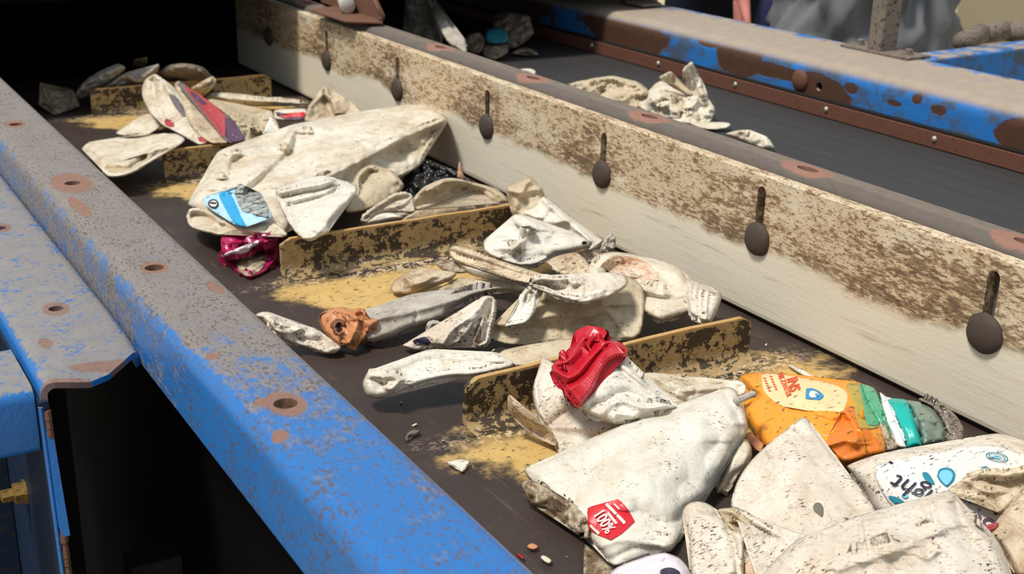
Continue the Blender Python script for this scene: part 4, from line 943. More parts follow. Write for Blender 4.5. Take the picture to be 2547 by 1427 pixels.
fs = item('folded_bottle', 'large tan folded bottle with a rolled upper lip in the middle heap', 'bottle', 'D',
     [(1000, 1335, 2), (1015, 1270, 3.2), (1050, 1205, 4.5), (1110, 1180, 5.2), (1190, 1150, 6), (1240, 1070, 7.8), (1290, 975, 9.6), (1340, 920, 10.6), (1500, 900, 11.6), (1700, 900, 12), (1900, 860, 12.4), (2060, 835, 12.4), (2140, 870, 11.8), (2215, 935, 10.4), (2230, 1010, 8.8), (2230, 1110, 7), (2222, 1210, 5), (2195, 1300, 3.4), (2140, 1345, 2.6), (2050, 1345, 2.4), (1900, 1330, 2.4), (1700, 1350, 2), (1500, 1355, 1.6), (1300, 1390, 1.2), (1150, 1385, 1), (1050, 1360, 1.4)],
     'tan', wr=.35, ws=32, step=6, bw=14, th=1.2, bulge=.8, pts=[(1600, 1080, 6.4), (1900, 1120, 5.6), (1500, 1210, 4.6), (1300, 1200, 5), (1900, 1250, 3.6), (1200, 1290, 3.2), (2080, 1050, 7.4)],
     creases=[([(1130, 1240), (1300, 1215), (1420, 1170), (1560, 1150), (1800, 1150), (1900, 1080)], 1.1, 16), ([(1080, 1250), (1250, 1260), (1500, 1260), (1800, 1230)], -.5, 14), ([(1380, 960), (1380, 1080), (1320, 1200)], -1.2, 14), ([(1570, 1160), (1590, 1330)], -.35, 3.5), ([(1960, 1140), (2090, 1330)], .35, 6)])
patch('rolled_rim', 'D', [(1130, 1242, 6.4), (1170, 1180, 7), (1240, 1080, 8.8), (1260, 1000, 10.4), (1300, 950, 11.4), (1380, 925, 12), (1440, 935, 12), (1400, 965, 11.4), (1372, 1010, 10.4), (1365, 1090, 9), (1340, 1170, 7.6), (1300, 1215, 7), (1210, 1240, 6.4)], MAT['clean'], fs, wr=.25, step=4.5, bw=14, th=1.2, bulge=1.3,
     creases=[([(1300, 960), (1290, 1060), (1340, 1020), (1340, 960)], -.7, 8)])
patch('rolled_lip', 'D', [(1318, 915, 13), (1340, 880, 13.6), (1380, 850, 14), (1440, 838, 14.2), (1600, 848, 14.2), (1760, 850, 14.2), (1880, 818, 14.6), (1980, 815, 14.6), (2060, 832, 14.2), (2102, 880, 13.6), (2080, 930, 13), (2010, 975, 12.4), (1940, 1015, 12), (1860, 1040, 11.6), (1720, 1060, 11.4), (1620, 1030, 11.8), (1540, 1000, 12.2), (1440, 945, 12.6), (1370, 925, 12.8)], MAT['speckled'], fs, wr=.35, ws=18, step=4.5, bw=14, th=1.3, bulge=1.4,
     creases=[([(1330, 910), (1420, 895), (1480, 925), (1600, 945), (1640, 920), (1620, 880)], -1.2, 9), ([(1350, 880), (1450, 870), (1600, 880), (1660, 910), (1640, 960)], .7, 7), ([(1765, 850), (1770, 930), (1760, 1000)], -.5, 4), ([(1660, 1040), (1760, 1000), (1900, 960)], .4, 8)])
zs = item('bent_strip', 'zigzag-bent white strip with black mould between the rolled bottle and the tan folded bottle', 'plastic piece', 'E',
     [(1135, 735, 1.5), (1170, 715, 2.2), (1230, 675, 3.4), (1300, 650, 4.2), (1400, 655, 4.4), (1440, 625, 5), (1500, 560, 6), (1570, 505, 7), (1640, 455, 8), (1690, 392, 9.4), (1730, 382, 9.6), (1772, 390, 9.4), (1790, 415, 9), (1786, 480, 7.8), (1770, 560, 6), (1752, 640, 4), (1735, 712, 2.4), (1700, 735, 1.8), (1650, 745, 1.6), (1632, 690, 3), (1660, 620, 4.8), (1690, 545, 6.4), (1640, 580, 6), (1590, 650, 4.4), (1540, 700, 3), (1450, 752, 1.4), (1340, 765, 1), (1220, 768, .9)],
     'speckled', wr=.4, ws=18, step=4.5, bw=9, th=1, bulge=1, creases=[([(1720, 400), (1650, 500), (1480, 630), (1420, 720)], .7, 9), ([(1770, 400), (1740, 520), (1700, 700)], -.7, 9), ([(1480, 600), (1530, 680)], -.4, 5)])
decal('black_mould', 'E', [(1640, 590), (1680, 580), (1690, 640), (1680, 720), (1650, 735), (1640, 680)], MAT['grimy'], zs, jag=2, step=4)
decal('dark_blue_print', 'E', [(1210, 700), (1260, 680), (1310, 680), (1330, 720), (1280, 715), (1230, 725)], MAT['ink'], zs, jag=3, step=3)
item('cup_base', 'small shaded grey cup base behind the zigzag strip', 'cup', 'E',
     [(1308, 640, 2.6), (1325, 580, 4.4), (1360, 565, 4.8), (1480, 570, 4.8), (1470, 600, 3.8), (1420, 650, 2.6), (1350, 690, 1.6)], 'greyp', wr=.2, step=4, bw=8, creases=[([(1350, 570), (1340, 660)], -.5, 5)])
rb = item('rolled_bottle', 'long narrow crushed white bottle ending in an orange-brown cap', 'bottle', 'E',
     [(818, 520, 4), (840, 493, 4.8), (900, 487, 5), (950, 502, 5), (1000, 460, 5.4), (1060, 425, 5.8), (1200, 370, 6.4), (1400, 342, 7), (1550, 325, 7), (1680, 315, 7), (1790, 318, 7), (1832, 328, 6.6), (1720, 370, 6), (1600, 415, 5.6), (1500, 480, 4.6), (1430, 550, 3.4), (1300, 590, 2.8), (1180, 625, 2.4), (1040, 685, 1.8), (930, 718, 1.2), (860, 705, 1.2), (830, 620, 2.6)],
     'greyp', wr=.3, ws=24, step=5, bw=22, th=3, bulge=2, creases=[([(960, 540), (1150, 510), (1400, 440), (1640, 375), (1780, 335)], .7, 14), ([(1230, 480), (1220, 600)], -.3, 4)])
cap = patch('cap', 'E', [(545, 560, 4), (550, 520, 5), (575, 497, 5.6), (640, 470, 6.6), (700, 465, 7), (745, 472, 7), (800, 505, 6.6), (870, 540, 6), (965, 545, 6), (950, 590, 5), (900, 640, 3.8), (860, 700, 2.4), (805, 733, 1.6), (740, 747, 1.2), (680, 725, 1.4), (620, 680, 2), (575, 630, 2.8)], MAT['copper'], rb, wr=.35, ws=16, step=4, bw=12, th=3, bulge=1.4, jag=1.5,
     creases=[([(760, 480), (820, 560), (780, 680), (740, 745)], .8, 9), ([(830, 560), (860, 640), (800, 720)], -.6, 8)])
FIELDS['_c'] = FIELDS[cap.name]
cin = patch('cap_inside', 'E', [(552, 560, 4.4), (565, 515, 5.4), (620, 500, 6), (700, 520, 6.2), (745, 560, 5.8), (770, 620, 4.4), (765, 690, 3), (720, 728, 2), (670, 712, 1.9), (610, 660, 2.6), (572, 610, 3.4)], MAT['copperd'], cap, wr=.2, step=3.5, bw=10, th=.6, bulge=-1.2, pts=[(660, 610, 4.6)],
     creases=[([(580, 560), (600, 640), (670, 700)], .5, 5), (ellipse(690, 610, 34, 44), .9, 6)])
decal('centre_hole', 'E', ellipse(690, 612, 16, 24), MAT['hole'], cin, lift=.15, step=3)
item('crushed_tube', 'white crushed tube piece resting on the left rail beside the orange-brown cap', 'tube', 'E',
     [(100, 520, 8), (130, 500, 8.6), (190, 495, 8.6), (240, 515, 8), (262, 528, 7.6), (310, 560, 6.6), (420, 585, 5.4), (540, 620, 4.2), (585, 670, 3.2), (640, 715, 2.6), (705, 745, 2.2), (670, 785, 1.2), (600, 795, 1), (520, 770, 1.4), (400, 732, 2.4), (320, 705, 3.4), (250, 660, 4.8), (180, 600, 6.2), (130, 550, 7.2)],
     'speckled', wr=.5, ws=16, step=4.5, bw=14, th=1.6, bulge=1.2, creases=[([(240, 520), (230, 620), (350, 640), (420, 610)], .7, 7), ([(350, 600), (390, 680), (600, 700)], -.5, 8)])
bn = item('flat_bottle', 'bone-shaped clean flattened bottle lying across the belt left of the nearest cleat', 'bottle', 'E',
     [(852, 1020, 4.6), (865, 960, 6), (900, 910, 7), (1000, 880, 7.4), (1080, 845, 7.6), (1180, 808, 8), (1290, 768, 8.4), (1360, 757, 8.4), (1440, 768, 8.2), (1560, 778, 8.2), (1700, 776, 8.4), (1800, 780, 8.4), (1870, 810, 8.2), (1925, 850, 7.8), (1900, 890, 7.4), (1780, 915, 7), (1620, 950, 6.4), (1500, 955, 6), (1380, 975, 5.6), (1250, 1010, 5), (1120, 1055, 4.2), (1020, 1095, 3.4), (930, 1108, 3), (880, 1085, 3.4)],
     'clean', wr=.25, ws=30, step=5, bw=20, th=2, bulge=1.5, creases=[([(1000, 960), (1060, 950), (1110, 980), (1060, 1040)], .8, 9), ([(1130, 900), (1300, 830), (1450, 850), (1700, 850)], -.8, 20), ([(920, 965), (990, 1000)], -.4, 4), ([(1200, 1010), (1450, 940), (1700, 930)], .4, 8)])
item('olive_strip', 'olive-beige flattened strip passing behind the left half of the nearest cleat', 'plastic piece', 'E',
     [(1790, 850, 7.4), (1810, 795, 8), (1850, 765, 8.4), (2000, 730, 9), (2200, 700, 9.4), (2360, 690, 9.6), (2360, 800, 8.4), (2200, 850, 8), (2000, 880, 7.4), (1900, 870, 7.2)], 'tan', wr=.3, step=5, bw=10, th=1)

# ---------------------------------------------------------------- in front of the nearest cleat
item('round_lid', 'round white speckled tub lid leaning on the nearest cleat behind the red cap', 'lid', 'G',
     [(300, 330, 8.5), (322, 262, 9.7), (335, 240, 10.1), (385, 268, 9.7), (440, 340, 8.9), (540, 420, 7.7), (640, 500, 6.5), (760, 560, 5.7), (800, 610, 4.9), (700, 660, 3.3), (560, 720, 1.7), (430, 768, 0.6), (395, 700, 1.1), (350, 620, 2.1), (305, 560, 3.5), (278, 480, 5.1), (276, 400, 6.9)],
     'speckled', wr=.18, ws=30, step=6, bw=12, th=.9, bulge=.6, creases=[([(305, 290), (290, 380), (292, 460), (320, 550), (365, 620), (440, 740)], .5, 5), ([(365, 620), (500, 625), (680, 640)], .9, 14), ([(380, 600), (460, 540), (520, 500)], -.9, 14)])
item('curved_sliver', 'thin curved brown-edged sliver lying left of the round lid', 'plastic piece', 'G',
     [(143, 455, 8), (155, 445, 8.2), (175, 500, 7.4), (225, 552, 6.2), (290, 595, 5), (355, 622, 4.2), (385, 680, 2.6), (402, 722, 1.6), (330, 690, 1.6), (250, 640, 2.4), (180, 580, 3.8), (145, 520, 6)], 'brownish', wr=.2, step=5, bw=6, th=.6, bulge=-.6, creases=[([(155, 455), (190, 535), (350, 625)], .8, 5)])
rc = item('red_capped_bottle', 'crushed white bottle end wearing a dented ribbed red screw cap, on the nearest cleat', 'bottle', 'G',
     [(530, 480, 9.4), (600, 400, 11.4), (680, 300, 13), (740, 245, 13.8), (790, 232, 13.8), (850, 310, 12.4), (910, 390, 11), (1000, 480, 9.4), (1080, 510, 8.6), (1020, 530, 8), (900, 560, 7.4), (840, 590, 7), (770, 605, 6.6), (715, 608, 6.6), (640, 580, 7), (570, 545, 7.6), (535, 520, 8.2)],
     'clean', wr=.4, ws=26, step=5.5, bw=22, th=2.4, bulge=1.8, creases=[([(720, 270), (800, 340), (1000, 480), (1120, 500)], -.6, 4), ([(560, 530), (640, 560), (690, 510), (760, 480), (900, 520), (1000, 510)], .9, 10), ([(600, 500), (680, 480), (780, 430), (900, 470)], -.8, 13), ([(720, 600), (730, 550), (850, 570)], .6, 8)])
cp = patch('screw_cap', 'G', [(378, 290, 13.6), (395, 272, 14.2), (460, 248, 15.2), (500, 190, 16), (545, 118, 17), (580, 118, 17), (640, 135, 16.8), (720, 150, 16.6), (760, 165, 16.4), (796, 195, 15.8), (788, 235, 15), (740, 240, 14.8), (690, 270, 14.2), (645, 335, 13.2), (600, 425, 11.6), (555, 475, 10.8), (524, 512, 10), (480, 470, 10.8), (455, 445, 11.4), (458, 405, 12), (420, 360, 12.6), (388, 325, 13.2)], MAT['red'], rc, wr=.1, ws=30, step=4.5, bw=12, th=3, bulge=1.2,
     creases=[([(400, 290), (480, 290), (530, 250), (580, 190), (600, 150)], -1.3, 16), ([(395, 310), (470, 350), (520, 330), (570, 270), (640, 200)], .9, 10), ([(560, 125), (640, 150), (740, 160)], .5, 7), ([(455, 395), (560, 325), (640, 215), (715, 150)], -.5, 3.5)])
ribs = []
ca = catmull(fr('G', [(462, 412), (560, 335), (645, 225), (730, 158)]), 8.5, False); cb = catmull(fr('G', [(528, 500), (595, 425), (650, 330), (785, 215)]), 8.5, False)
kk = 26
def at_(c, t): i = t * (len(c) - 1); j = min(int(i), len(c) - 2); return c[j] + (c[j + 1] - c[j]) * (i - j)
for i in range(kk):
    t_ = (i + .5) / kk; a_ = at_(ca, t_); b_ = at_(cb, t_); ribs.append(([tuple(a_ + (b_ - a_) * .04), tuple(a_ + (b_ - a_) * .96)], .55, 2.6))
colo = [(457, 408, 12.6), (510, 370, 13), (560, 326, 13.6), (605, 265, 14.8), (642, 215, 15.6), (680, 178, 16.2), (722, 148, 16.8), (760, 160, 16.8), (798, 194, 16), (790, 236, 15.2), (735, 244, 15), (690, 274, 14.4), (648, 338, 13.4), (602, 428, 11.8), (556, 478, 11), (524, 515, 10.2), (480, 475, 11), (453, 446, 11.6)]
cr_x = [([(p[0], p[1]) for p in L], a, w_) for L, a, w_ in ribs]
patch('ribbed_collar', 'X', fr('G', colo), MAT['red'], cp, wr=.0, step=1.6, bw=9, th=1, bulge=.8, creases=cr_x)
item('white_sheet', 'crumpled white sheet behind the large bottle, reaching right from the red-capped bottle', 'plastic piece', 'G',
     [(862, 340, 9), (910, 322, 9.4), (970, 328, 9.2), (1080, 365, 8.6), (1190, 378, 8.4), (1300, 382, 8.4), (1400, 365, 9), (1446, 392, 8.6), (1440, 440, 7.6), (1330, 480, 6.4), (1200, 520, 5.6), (1080, 520, 6.4), (1000, 480, 7.4), (930, 420, 8)],
     'white', wr=.7, ws=18, step=5, bw=10, th=1, creases=[([(900, 350), (1000, 430), (1120, 490)], -.5, 7), ([(960, 360), (1100, 420), (1300, 410)], .5, 8)])
item('bottle_end', 'rounded white bottle end poking out right under the large bottle with the red sticker', 'bottle', 'G',
     [(1280, 975, 1.2), (1330, 850, 3.2), (1370, 760, 4.6), (1420, 690, 5.4), (1450, 690, 5.4), (1475, 730, 5), (1478, 780, 4.4), (1455, 835, 3.2), (1420, 870, 2.2), (1370, 905, 1.2), (1330, 960, 0.6), (1290, 990, 0.6)], 'white', wr=.25, step=5, bw=18, th=2.6, bulge=1.8)
gb = item('flattened_bottle', 'large flattened milky bottle with a red sticker, spout at its upper right', 'bottle', 'G',
     [(232, 852, 3.4), (300, 820, 4), (400, 782, 4.8), (520, 720, 6), (640, 662, 7), (760, 612, 7.8), (880, 578, 8.4), (1010, 555, 8.8), (1110, 512, 9.4), (1200, 460, 10), (1300, 415, 10.6), (1350, 402, 10.8), (1395, 425, 10.6), (1420, 480, 10), (1440, 540, 9.2), (1456, 620, 8), (1440, 670, 7.2), (1395, 705, 6.8), (1350, 790, 5.6), (1290, 890, 4.2), (1235, 990, 3), (1200, 1025, 2.6), (1120, 1080, 2.4), (1108, 1150, 2), (1090, 1230, 1.6), (1040, 1300, 1.4), (1000, 1315, 1.4), (920, 1325, 1.4), (820, 1360, 1.2), (720, 1385, 1), (640, 1300, 1), (570, 1220, 1.2), (480, 1130, 1.6), (400, 1050, 2.2), (340, 980, 2.6), (262, 915, 3)],
     'clean', wr=.75, ws=44, step=6.5, bw=34, th=3, bulge=2, pts=[(700, 850, 7), (1000, 750, 8), (1200, 650, 8.6), (900, 1050, 4.6), (600, 1000, 4.6)],
     creases=[([(260, 870), (400, 850), (560, 800)], -.4, 16), ([(500, 830), (560, 770)], .5, 14), ([(620, 1290), (760, 1240), (1000, 1270)], .5, 14), ([(700, 1350), (830, 1290), (960, 1290)], -.5, 10), ([(1340, 450), (1400, 560), (1430, 640)], -.6, 9), ([(1350, 560), (1380, 600), (1440, 600)], .5, 7), ([(850, 580), (1000, 650), (1200, 700)], .5, 30), ([(850, 1080), (1000, 1150), (1100, 1120)], -.6, 14)])
sp_ = MB(); pa = W(*fr('G', [(1385, 482)])[0], 10.8); pb = W(*fr('G', [(1490, 436)])[0], 11.6)
sp_.lathe(pa, Vector(pb) - Vector(pa), [(.0034, 0), (.0034, np.linalg.norm(pb - pa) * .9), (.0042, np.linalg.norm(pb - pa) * .92), (.0042, np.linalg.norm(pb - pa))], 14)
sp_.build('spout', MAT['greyp'], gb, True)
stk = decal('red_sticker', 'G', [(578, 1068), (605, 1052), (640, 1048), (740, 1018), (775, 1045), (805, 1082), (800, 1125), (835, 1138), (790, 1165), (770, 1200), (705, 1240), (640, 1215), (580, 1180), (578, 1120)], MAT['stick'], gb, lift=.12, step=4, tight=.2, jag=1.2)
FIELDS[stk.name] = FIELDS[gb.name]
lettering('100%', 'G', (606, 1098), 42, 57, MAT['inkw'], stk, lift=.34, stretch=.66, bold=.015)
for (q0, q1, wd) in [((678, 1042), (735, 1098), 15), ((738, 1102), (782, 1148), 15), ((688, 1090), (735, 1150), 13), ((590, 1160), (640, 1205), 13), ((720, 1040), (752, 1072), 8)]:
    a_ = np.array(q0, float); b_ = np.array(q1, float); d_ = (b_ - a_) / np.linalg.norm(b_ - a_); n_ = np.array([-d_[1], d_[0]]) * wd / 2
    decal('printed_bar', 'G', [tuple(a_ + n_), tuple(b_ + n_), tuple(b_ - n_), tuple(a_ - n_)], MAT['inkw'], stk, lift=.26, step=4, tight=.05, jag=1)
patch('muddy_edge', 'G', [(214, 945, 3.4), (225, 920, 4), (262, 912, 4.4), (330, 940, 4.6), (400, 985, 4.6), (470, 1030, 4.4), (520, 1060, 4.4), (580, 1120, 4), (588, 1190, 3), (572, 1235, 2), (520, 1205, 1.8), (450, 1150, 1.6), (350, 1065, 1.6), (280, 1050, 1.6), (245, 1020, 2)], MAT['grimy'], gb, wr=1.0, ws=16, step=5, bw=12, th=2, jag=2)
item('crushed_scrap', 'brown-stained torn scrap at the bottom edge under the milky bottle', 'scrap', 'G',
     [(560, 1265, 1.6), (600, 1300, 2), (660, 1360, 2), (712, 1400, 2), (730, 1480, 1.6), (560, 1480, 1), (570, 1400, 1), (562, 1330, 1.2)], 'grimy', wr=.7, ws=14, step=5, bw=8, jag=2)
lc = item('lilac_cap', 'lilac-white rounded cap with navy print at the bottom edge below the milky bottle', 'cap', 'G',
     [(690, 1440, 4), (730, 1395, 5), (800, 1365, 5.8), (880, 1335, 6.4), (960, 1315, 6.8), (1010, 1312, 6.8), (1080, 1340, 6.4), (1125, 1390, 5.6), (1145, 1450, 4.6), (1130, 1540, 3), (900, 1580, 2.4), (700, 1540, 2.6)], 'lilac', wr=.12, step=5, bw=26, th=3, bulge=2, creases=[([(740, 1420), (860, 1370), (1000, 1325)], -.5, 6)])
decal('navy_print', 'G', [(975, 1410), (1010, 1392), (1050, 1395), (1085, 1420), (1080, 1460), (990, 1460)], MAT['ink'], lc, step=4)

# ---------------------------------------------------------------- right front: orange bottle, shield-shaped sheet, printed bottle, ridged bottle
ob = item('orange_bottle', 'crushed bottle in an orange printed sleeve with teal band and cloudy neck', 'bottle', 'H',
     [(498, 150, 5), (560, 122, 5.6), (640, 120, 5.8), (760, 122, 6), (900, 140, 6), (1050, 165, 6), (1150, 178, 6.2), (1250, 178, 6.4), (1290, 195, 6.6), (1330, 300, 7), (1400, 430, 6.4), (1440, 560, 5.2), (1445, 645, 4), (1320, 690, 3.4), (1192, 722, 2.8), (1080, 700, 2.8), (900, 680, 2.6), (680, 620, 2.2), (600, 520, 2.6), (545, 430, 3.4), (525, 350, 4.2), (575, 290, 4.8), (600, 265, 5), (560, 235, 5)],
     'orange', wr=.3, ws=26, step=5, bw=22, th=3, bulge=2, pts=[(1000, 400, 7), (1200, 500, 6)],
     creases=[([(1050, 600), (1180, 560), (1260, 590)], .7, 10), ([(860, 330), (980, 400), (1100, 440), (1160, 420)], -.7, 10), ([(1190, 380), (1240, 470), (1250, 560)], .8, 9), ([(640, 250), (780, 350), (900, 400)], .5, 12), ([(1300, 200), (1360, 380), (1430, 560)], -.6, 8)])
pr_ = decal('peach_panel', 'H', [(640, 135), (760, 135), (900, 158), (1050, 185), (1190, 250), (1160, 380), (1080, 360), (960, 370), (860, 345), (760, 330), (660, 250)], MAT['cream'], ob, lift=.08, step=6, jag=2)
FIELDS[pr_.name] = FIELDS[ob.name]
dp = decal('deep_orange_panel', 'H', [(1060, 560), (1140, 450), (1160, 370), (1230, 340), (1290, 440), (1360, 520), (1430, 600), (1440, 648), (1320, 685), (1195, 715), (1120, 640)], MAT['orange2'], ob, lift=.08, step=6, jag=1)
decal('olive_panel', 'H', [(1190, 200), (1275, 198), (1300, 290), (1340, 380), (1400, 470), (1290, 480), (1250, 400), (1240, 300)], MAT['olive'], ob, lift=.14, step=5)
decal('green_edge', 'H', [(1270, 196), (1292, 200), (1330, 310), (1400, 440), (1390, 465), (1320, 450), (1300, 330)], MAT['green'], ob, lift=.2, step=5)
lettering('INS', 'X', (1957, 941), 38, 75, MAT['inkr'], pr_, lift=.25, stretch=.62, bold=.03)
lettering('MILZANTER', 'X', (1934, 929), 19, 68, MAT['inkr'], pr_, lift=.25, stretch=.62, bold=.02)
for (bx, by, n_) in ((1914, 934, 6), (1898, 938, 6)):
    for q in range(n_):
        x_ = bx + q * 2.6; y_ = by + q * 6.2
        decal('fine_print', 'X', [(x_, y_), (x_ + 7, y_ + 1.4), (x_ + 7, y_ + 3.4), (x_, y_ + 2)], MAT['inkr'], pr_, lift=.24, step=2.5, tight=.1)
sh_ = decal('shield_mark', 'H', [(922, 285), (935, 250), (928, 225), (965, 222), (1010, 240), (1040, 270), (1015, 295), (965, 292)], MAT['logo'], pr_, lift=.26, step=3, tight=.3)
decal('shield_centre', 'H', [(945, 268), (955, 240), (985, 240), (1008, 262), (985, 280), (958, 280)], MAT['labelw'], pr_, lift=.36, step=3)
lettering('S', 'H', (992, 252), 12, 130, MAT['logo'], pr_, lift=.5, bold=.03)
shl = patch('green_shoulder', 'H', [(1285, 195, 7), (1330, 205, 7), (1370, 222, 6.9), (1400, 270, 6.8), (1430, 360, 6.6), (1450, 440, 6), (1500, 560, 4.6), (1535, 612, 3.6), (1450, 640, 3.2), (1420, 560, 4.6), (1390, 450, 6), (1330, 340, 7), (1300, 260, 7.2)], MAT['green'], ob, wr=.35, ws=16, step=4.5, bw=10, th=2, bulge=1)
FIELDS[shl.name] = FIELDS[shl.name]
decal('brown_smear', 'H', [(1385, 470), (1430, 450), (1480, 540), (1520, 605), (1450, 632), (1420, 560)], MAT['grimy'], shl, lift=.1, jag=2, step=4)
patch('white_ring', 'H', [(1402, 250, 7.4), (1430, 262, 7.4), (1465, 300, 7.3), (1495, 380, 7), (1530, 470, 6.2), (1562, 550, 5), (1582, 612, 3.8), (1515, 605, 3.8), (1480, 520, 5.2), (1445, 440, 6.4), (1420, 340, 7.2)], MAT['ring'], ob, wr=.1, step=4, bw=8, th=2, bulge=1)
patch('teal_band', 'H', [(1455, 292, 7.5), (1520, 292, 7.6), (1580, 300, 7.6), (1615, 370, 7.4), (1650, 470, 6.6), (1672, 540, 5.4), (1682, 598, 4.4), (1640, 608, 4), (1582, 615, 3.8), (1560, 545, 5), (1528, 468, 6.2), (1490, 375, 7.1)], MAT['teal'], ob, wr=.12, step=4, bw=14, th=2.2, bulge=1.2)
nk2 = patch('cloudy_neck', 'H', [(1575, 302, 7.4), (1640, 308, 7.4), (1700, 320, 7.2), (1750, 350, 7), (1790, 400, 6.6), (1820, 450, 6), (1840, 520, 5), (1825, 580, 4), (1760, 590, 3.8), (1682, 600, 4), (1668, 530, 5.4), (1648, 460, 6.6), (1612, 368, 7.3)], MAT['clear'], ob, wr=.3, ws=14, step=4, bw=18, th=2.6, bulge=1.6, creases=[([(1640, 430), (1700, 420), (1760, 440)], .5, 8)])
patch('grimy_neck_end', 'H', [(1658, 288, 8), (1700, 292, 7.9), (1762, 302, 7.6), (1800, 325, 7.3), (1862, 362, 6.8), (1905, 410, 6.2), (1942, 470, 5.6), (1948, 530, 4.8), (1940, 568, 4.2), (1890, 580, 4), (1835, 582, 4), (1838, 520, 5), (1815, 450, 6.2), (1780, 390, 6.9), (1740, 345, 7.4), (1690, 318, 7.8)], MAT['clearg'], ob, wr=.6, ws=10, step=4, bw=10, th=2, bulge=1, jag=2)
item('cardboard_scrap', 'small brown cardboard scrap tucked under the left end of the orange bottle', 'cardboard', 'H',
     [(535, 560, 2), (555, 505, 2.6), (600, 535, 2.4), (655, 585, 2), (625, 640, 1.2), (570, 600, 1.2)], MAT['copper'], wr=.2, step=4, bw=6, th=.6)
item('paper_sliver', 'thin white paper sliver on the belt above the orange bottle, near the side board', 'paper', 'H',
     [(805, 72, .8), (840, 72, 1), (900, 100, 1), (960, 140, 1), (1010, 170, .8), (950, 160, .5), (870, 120, .5)], 'clean', wr=.1, step=4, bw=5, th=.3)
pb_ = item('printed_bottle', 'white bottle with upside-down navy lettering and blue drops, by the side board', 'bottle', 'H',
     [(1190, 735, 5), (1250, 700, 6), (1330, 668, 6.8), (1400, 650, 7.2), (1500, 625, 7.8), (1620, 608, 8.2), (1760, 598, 8.4), (1900, 580, 8.6), (1990, 548, 8.8), (2080, 525, 9), (2170, 515, 9), (2270, 530, 8.8), (2400, 580, 8.4), (2520, 700, 7), (2520, 1000, 4.5), (2300, 1200, 3.4), (2170, 1200, 3), (1900, 1150, 2.6), (1500, 1100, 2), (1370, 1030, 2.2), (1300, 900, 3.4)],
     'speckled', wr=.3, ws=46, step=6.5, bw=30, th=3, bulge=2, pts=[(1600, 850, 7.4), (1900, 800, 8), (2200, 750, 8), (2000, 1000, 6)])
lp_ = decal('front_label', 'H', [(1370, 735), (1500, 690), (1700, 655), (1900, 630), (2060, 590), (2200, 600), (2350, 660), (2480, 740), (2480, 980), (2250, 1120), (2050, 1110), (1800, 1050), (1520, 1010), (1420, 900)], MAT['labelw'], pb_, lift=.1, step=9)
FIELDS[lp_.name] = FIELDS[pb_.name]
lettering('light', 'H', (1800, 905), 62, 204, MAT['ink'], lp_, lift=.3, shear=.35, stretch=1.12)
lettering('So', 'H', (2165, 1085), 66, 204, MAT['purple'], lp_, lift=.3, shear=.2, stretch=1.1)
dr = decal('water_drop', 'H', [(1840, 862), (1800, 830), (1778, 790), (1790, 750), (1825, 737), (1870, 745), (1895, 780), (1885, 820), (1862, 845)], MAT['dteal'], lp_, lift=.2, step=4)
decal('water_drop_centre', 'H', [(1838, 850), (1806, 822), (1788, 788), (1800, 760), (1830, 750), (1865, 758), (1880, 785), (1872, 815), (1856, 838)], MAT['drop'], lp_, lift=.3, step=4)
for L_, m_ in [([(1680, 772), (1700, 765), (1720, 775), (1745, 810), (1760, 845), (1725, 835), (1695, 808)], 'dteal'), ([(1460, 922), (1520, 930), (1560, 960), (1500, 968)], 'dteal'),
               ([(1548, 912), (1570, 905), (1590, 918), (1580, 935), (1555, 932)], 'drop'), ([(1855, 880), (1890, 868), (1922, 880), (1910, 900), (1870, 898)], 'drop'),
               ([(1925, 935), (2005, 930), (2045, 972), (1990, 968)], 'dteal'), ([(2072, 732), (2095, 728), (2115, 745), (2095, 760), (2078, 755)], 'dteal'), ([(1460, 700), (1475, 695), (1492, 705), (1478, 712)], 'ink')]:
    decal('printed_splash', 'H', L_, MAT[m_], lp_, lift=.22, step=3)
def ringdec(cx, cy, rx, ry, w_, mat, name, ang=0):
    o_ = catmull(fr('H', ellipse(cx, cy, rx, ry, ang, 24)), 3); f_ = FIELDS[lp_.name]; a_ = math.radians(ang)
    c_ = np.array(fr('H', [(cx, cy)])[0]); i_ = c_ + (o_ - c_) * (1 - w_); n = len(o_); q = np.vstack([o_, i_]); z = f_(q) + .24
    return mkobj(name, W(q[:, 0], q[:, 1], z), [(i, (i + 1) % n, n + (i + 1) % n, n + i) for i in range(n)], mat, lp_)
ringdec(2165, 668, 74, 30, .10, MAT['dteal'], 'round_seal', 12); ringdec(2165, 668, 56, 21, .10, MAT['dteal'], 'round_seal', 12); ringdec(2165, 668, 28, 12, .6, MAT['drop'], 'round_seal', 12)
item('shield_sheet', 'tall shield-shaped white plastic sheet with a grey-green fleck, over the orange bottle', 'plastic piece', 'H',
     [(440, 1000, 5), (448, 930, 6), (465, 860, 7), (510, 770, 8), (570, 690, 8.8), (650, 610, 9.6), (740, 535, 10.4), (830, 462, 11), (885, 420, 11.4), (915, 412, 11.4), (950, 435, 11.2), (1000, 515, 10.6), (1060, 605, 10), (1130, 690, 9.4), (1205, 780, 8.8), (1290, 890, 8), (1350, 975, 7.4), (1378, 1030, 7), (1300, 1100, 6), (1100, 1180, 5), (900, 1240, 4), (760, 1180, 4), (640, 1110, 4.2), (540, 1050, 4.4)],
     'speckled', wr=.5, ws=44, step=6, bw=20, th=1.2, bulge=1.3, pts=[(850, 800, 9)], creases=[([(700, 640), (760, 680), (700, 800)], -.4, 14), ([(900, 440), (950, 560)], .3, 10), ([(560, 1050), (760, 1150), (900, 1230)], .4, 8)])
decal('grey_green_fleck', 'H', [(972, 990), (985, 968), (1015, 965), (1035, 990), (1038, 1025), (1030, 1055), (1010, 1040), (980, 1018)], MAT['leaf'], bpy.data.objects['shield_sheet'], lift=.1, step=3)
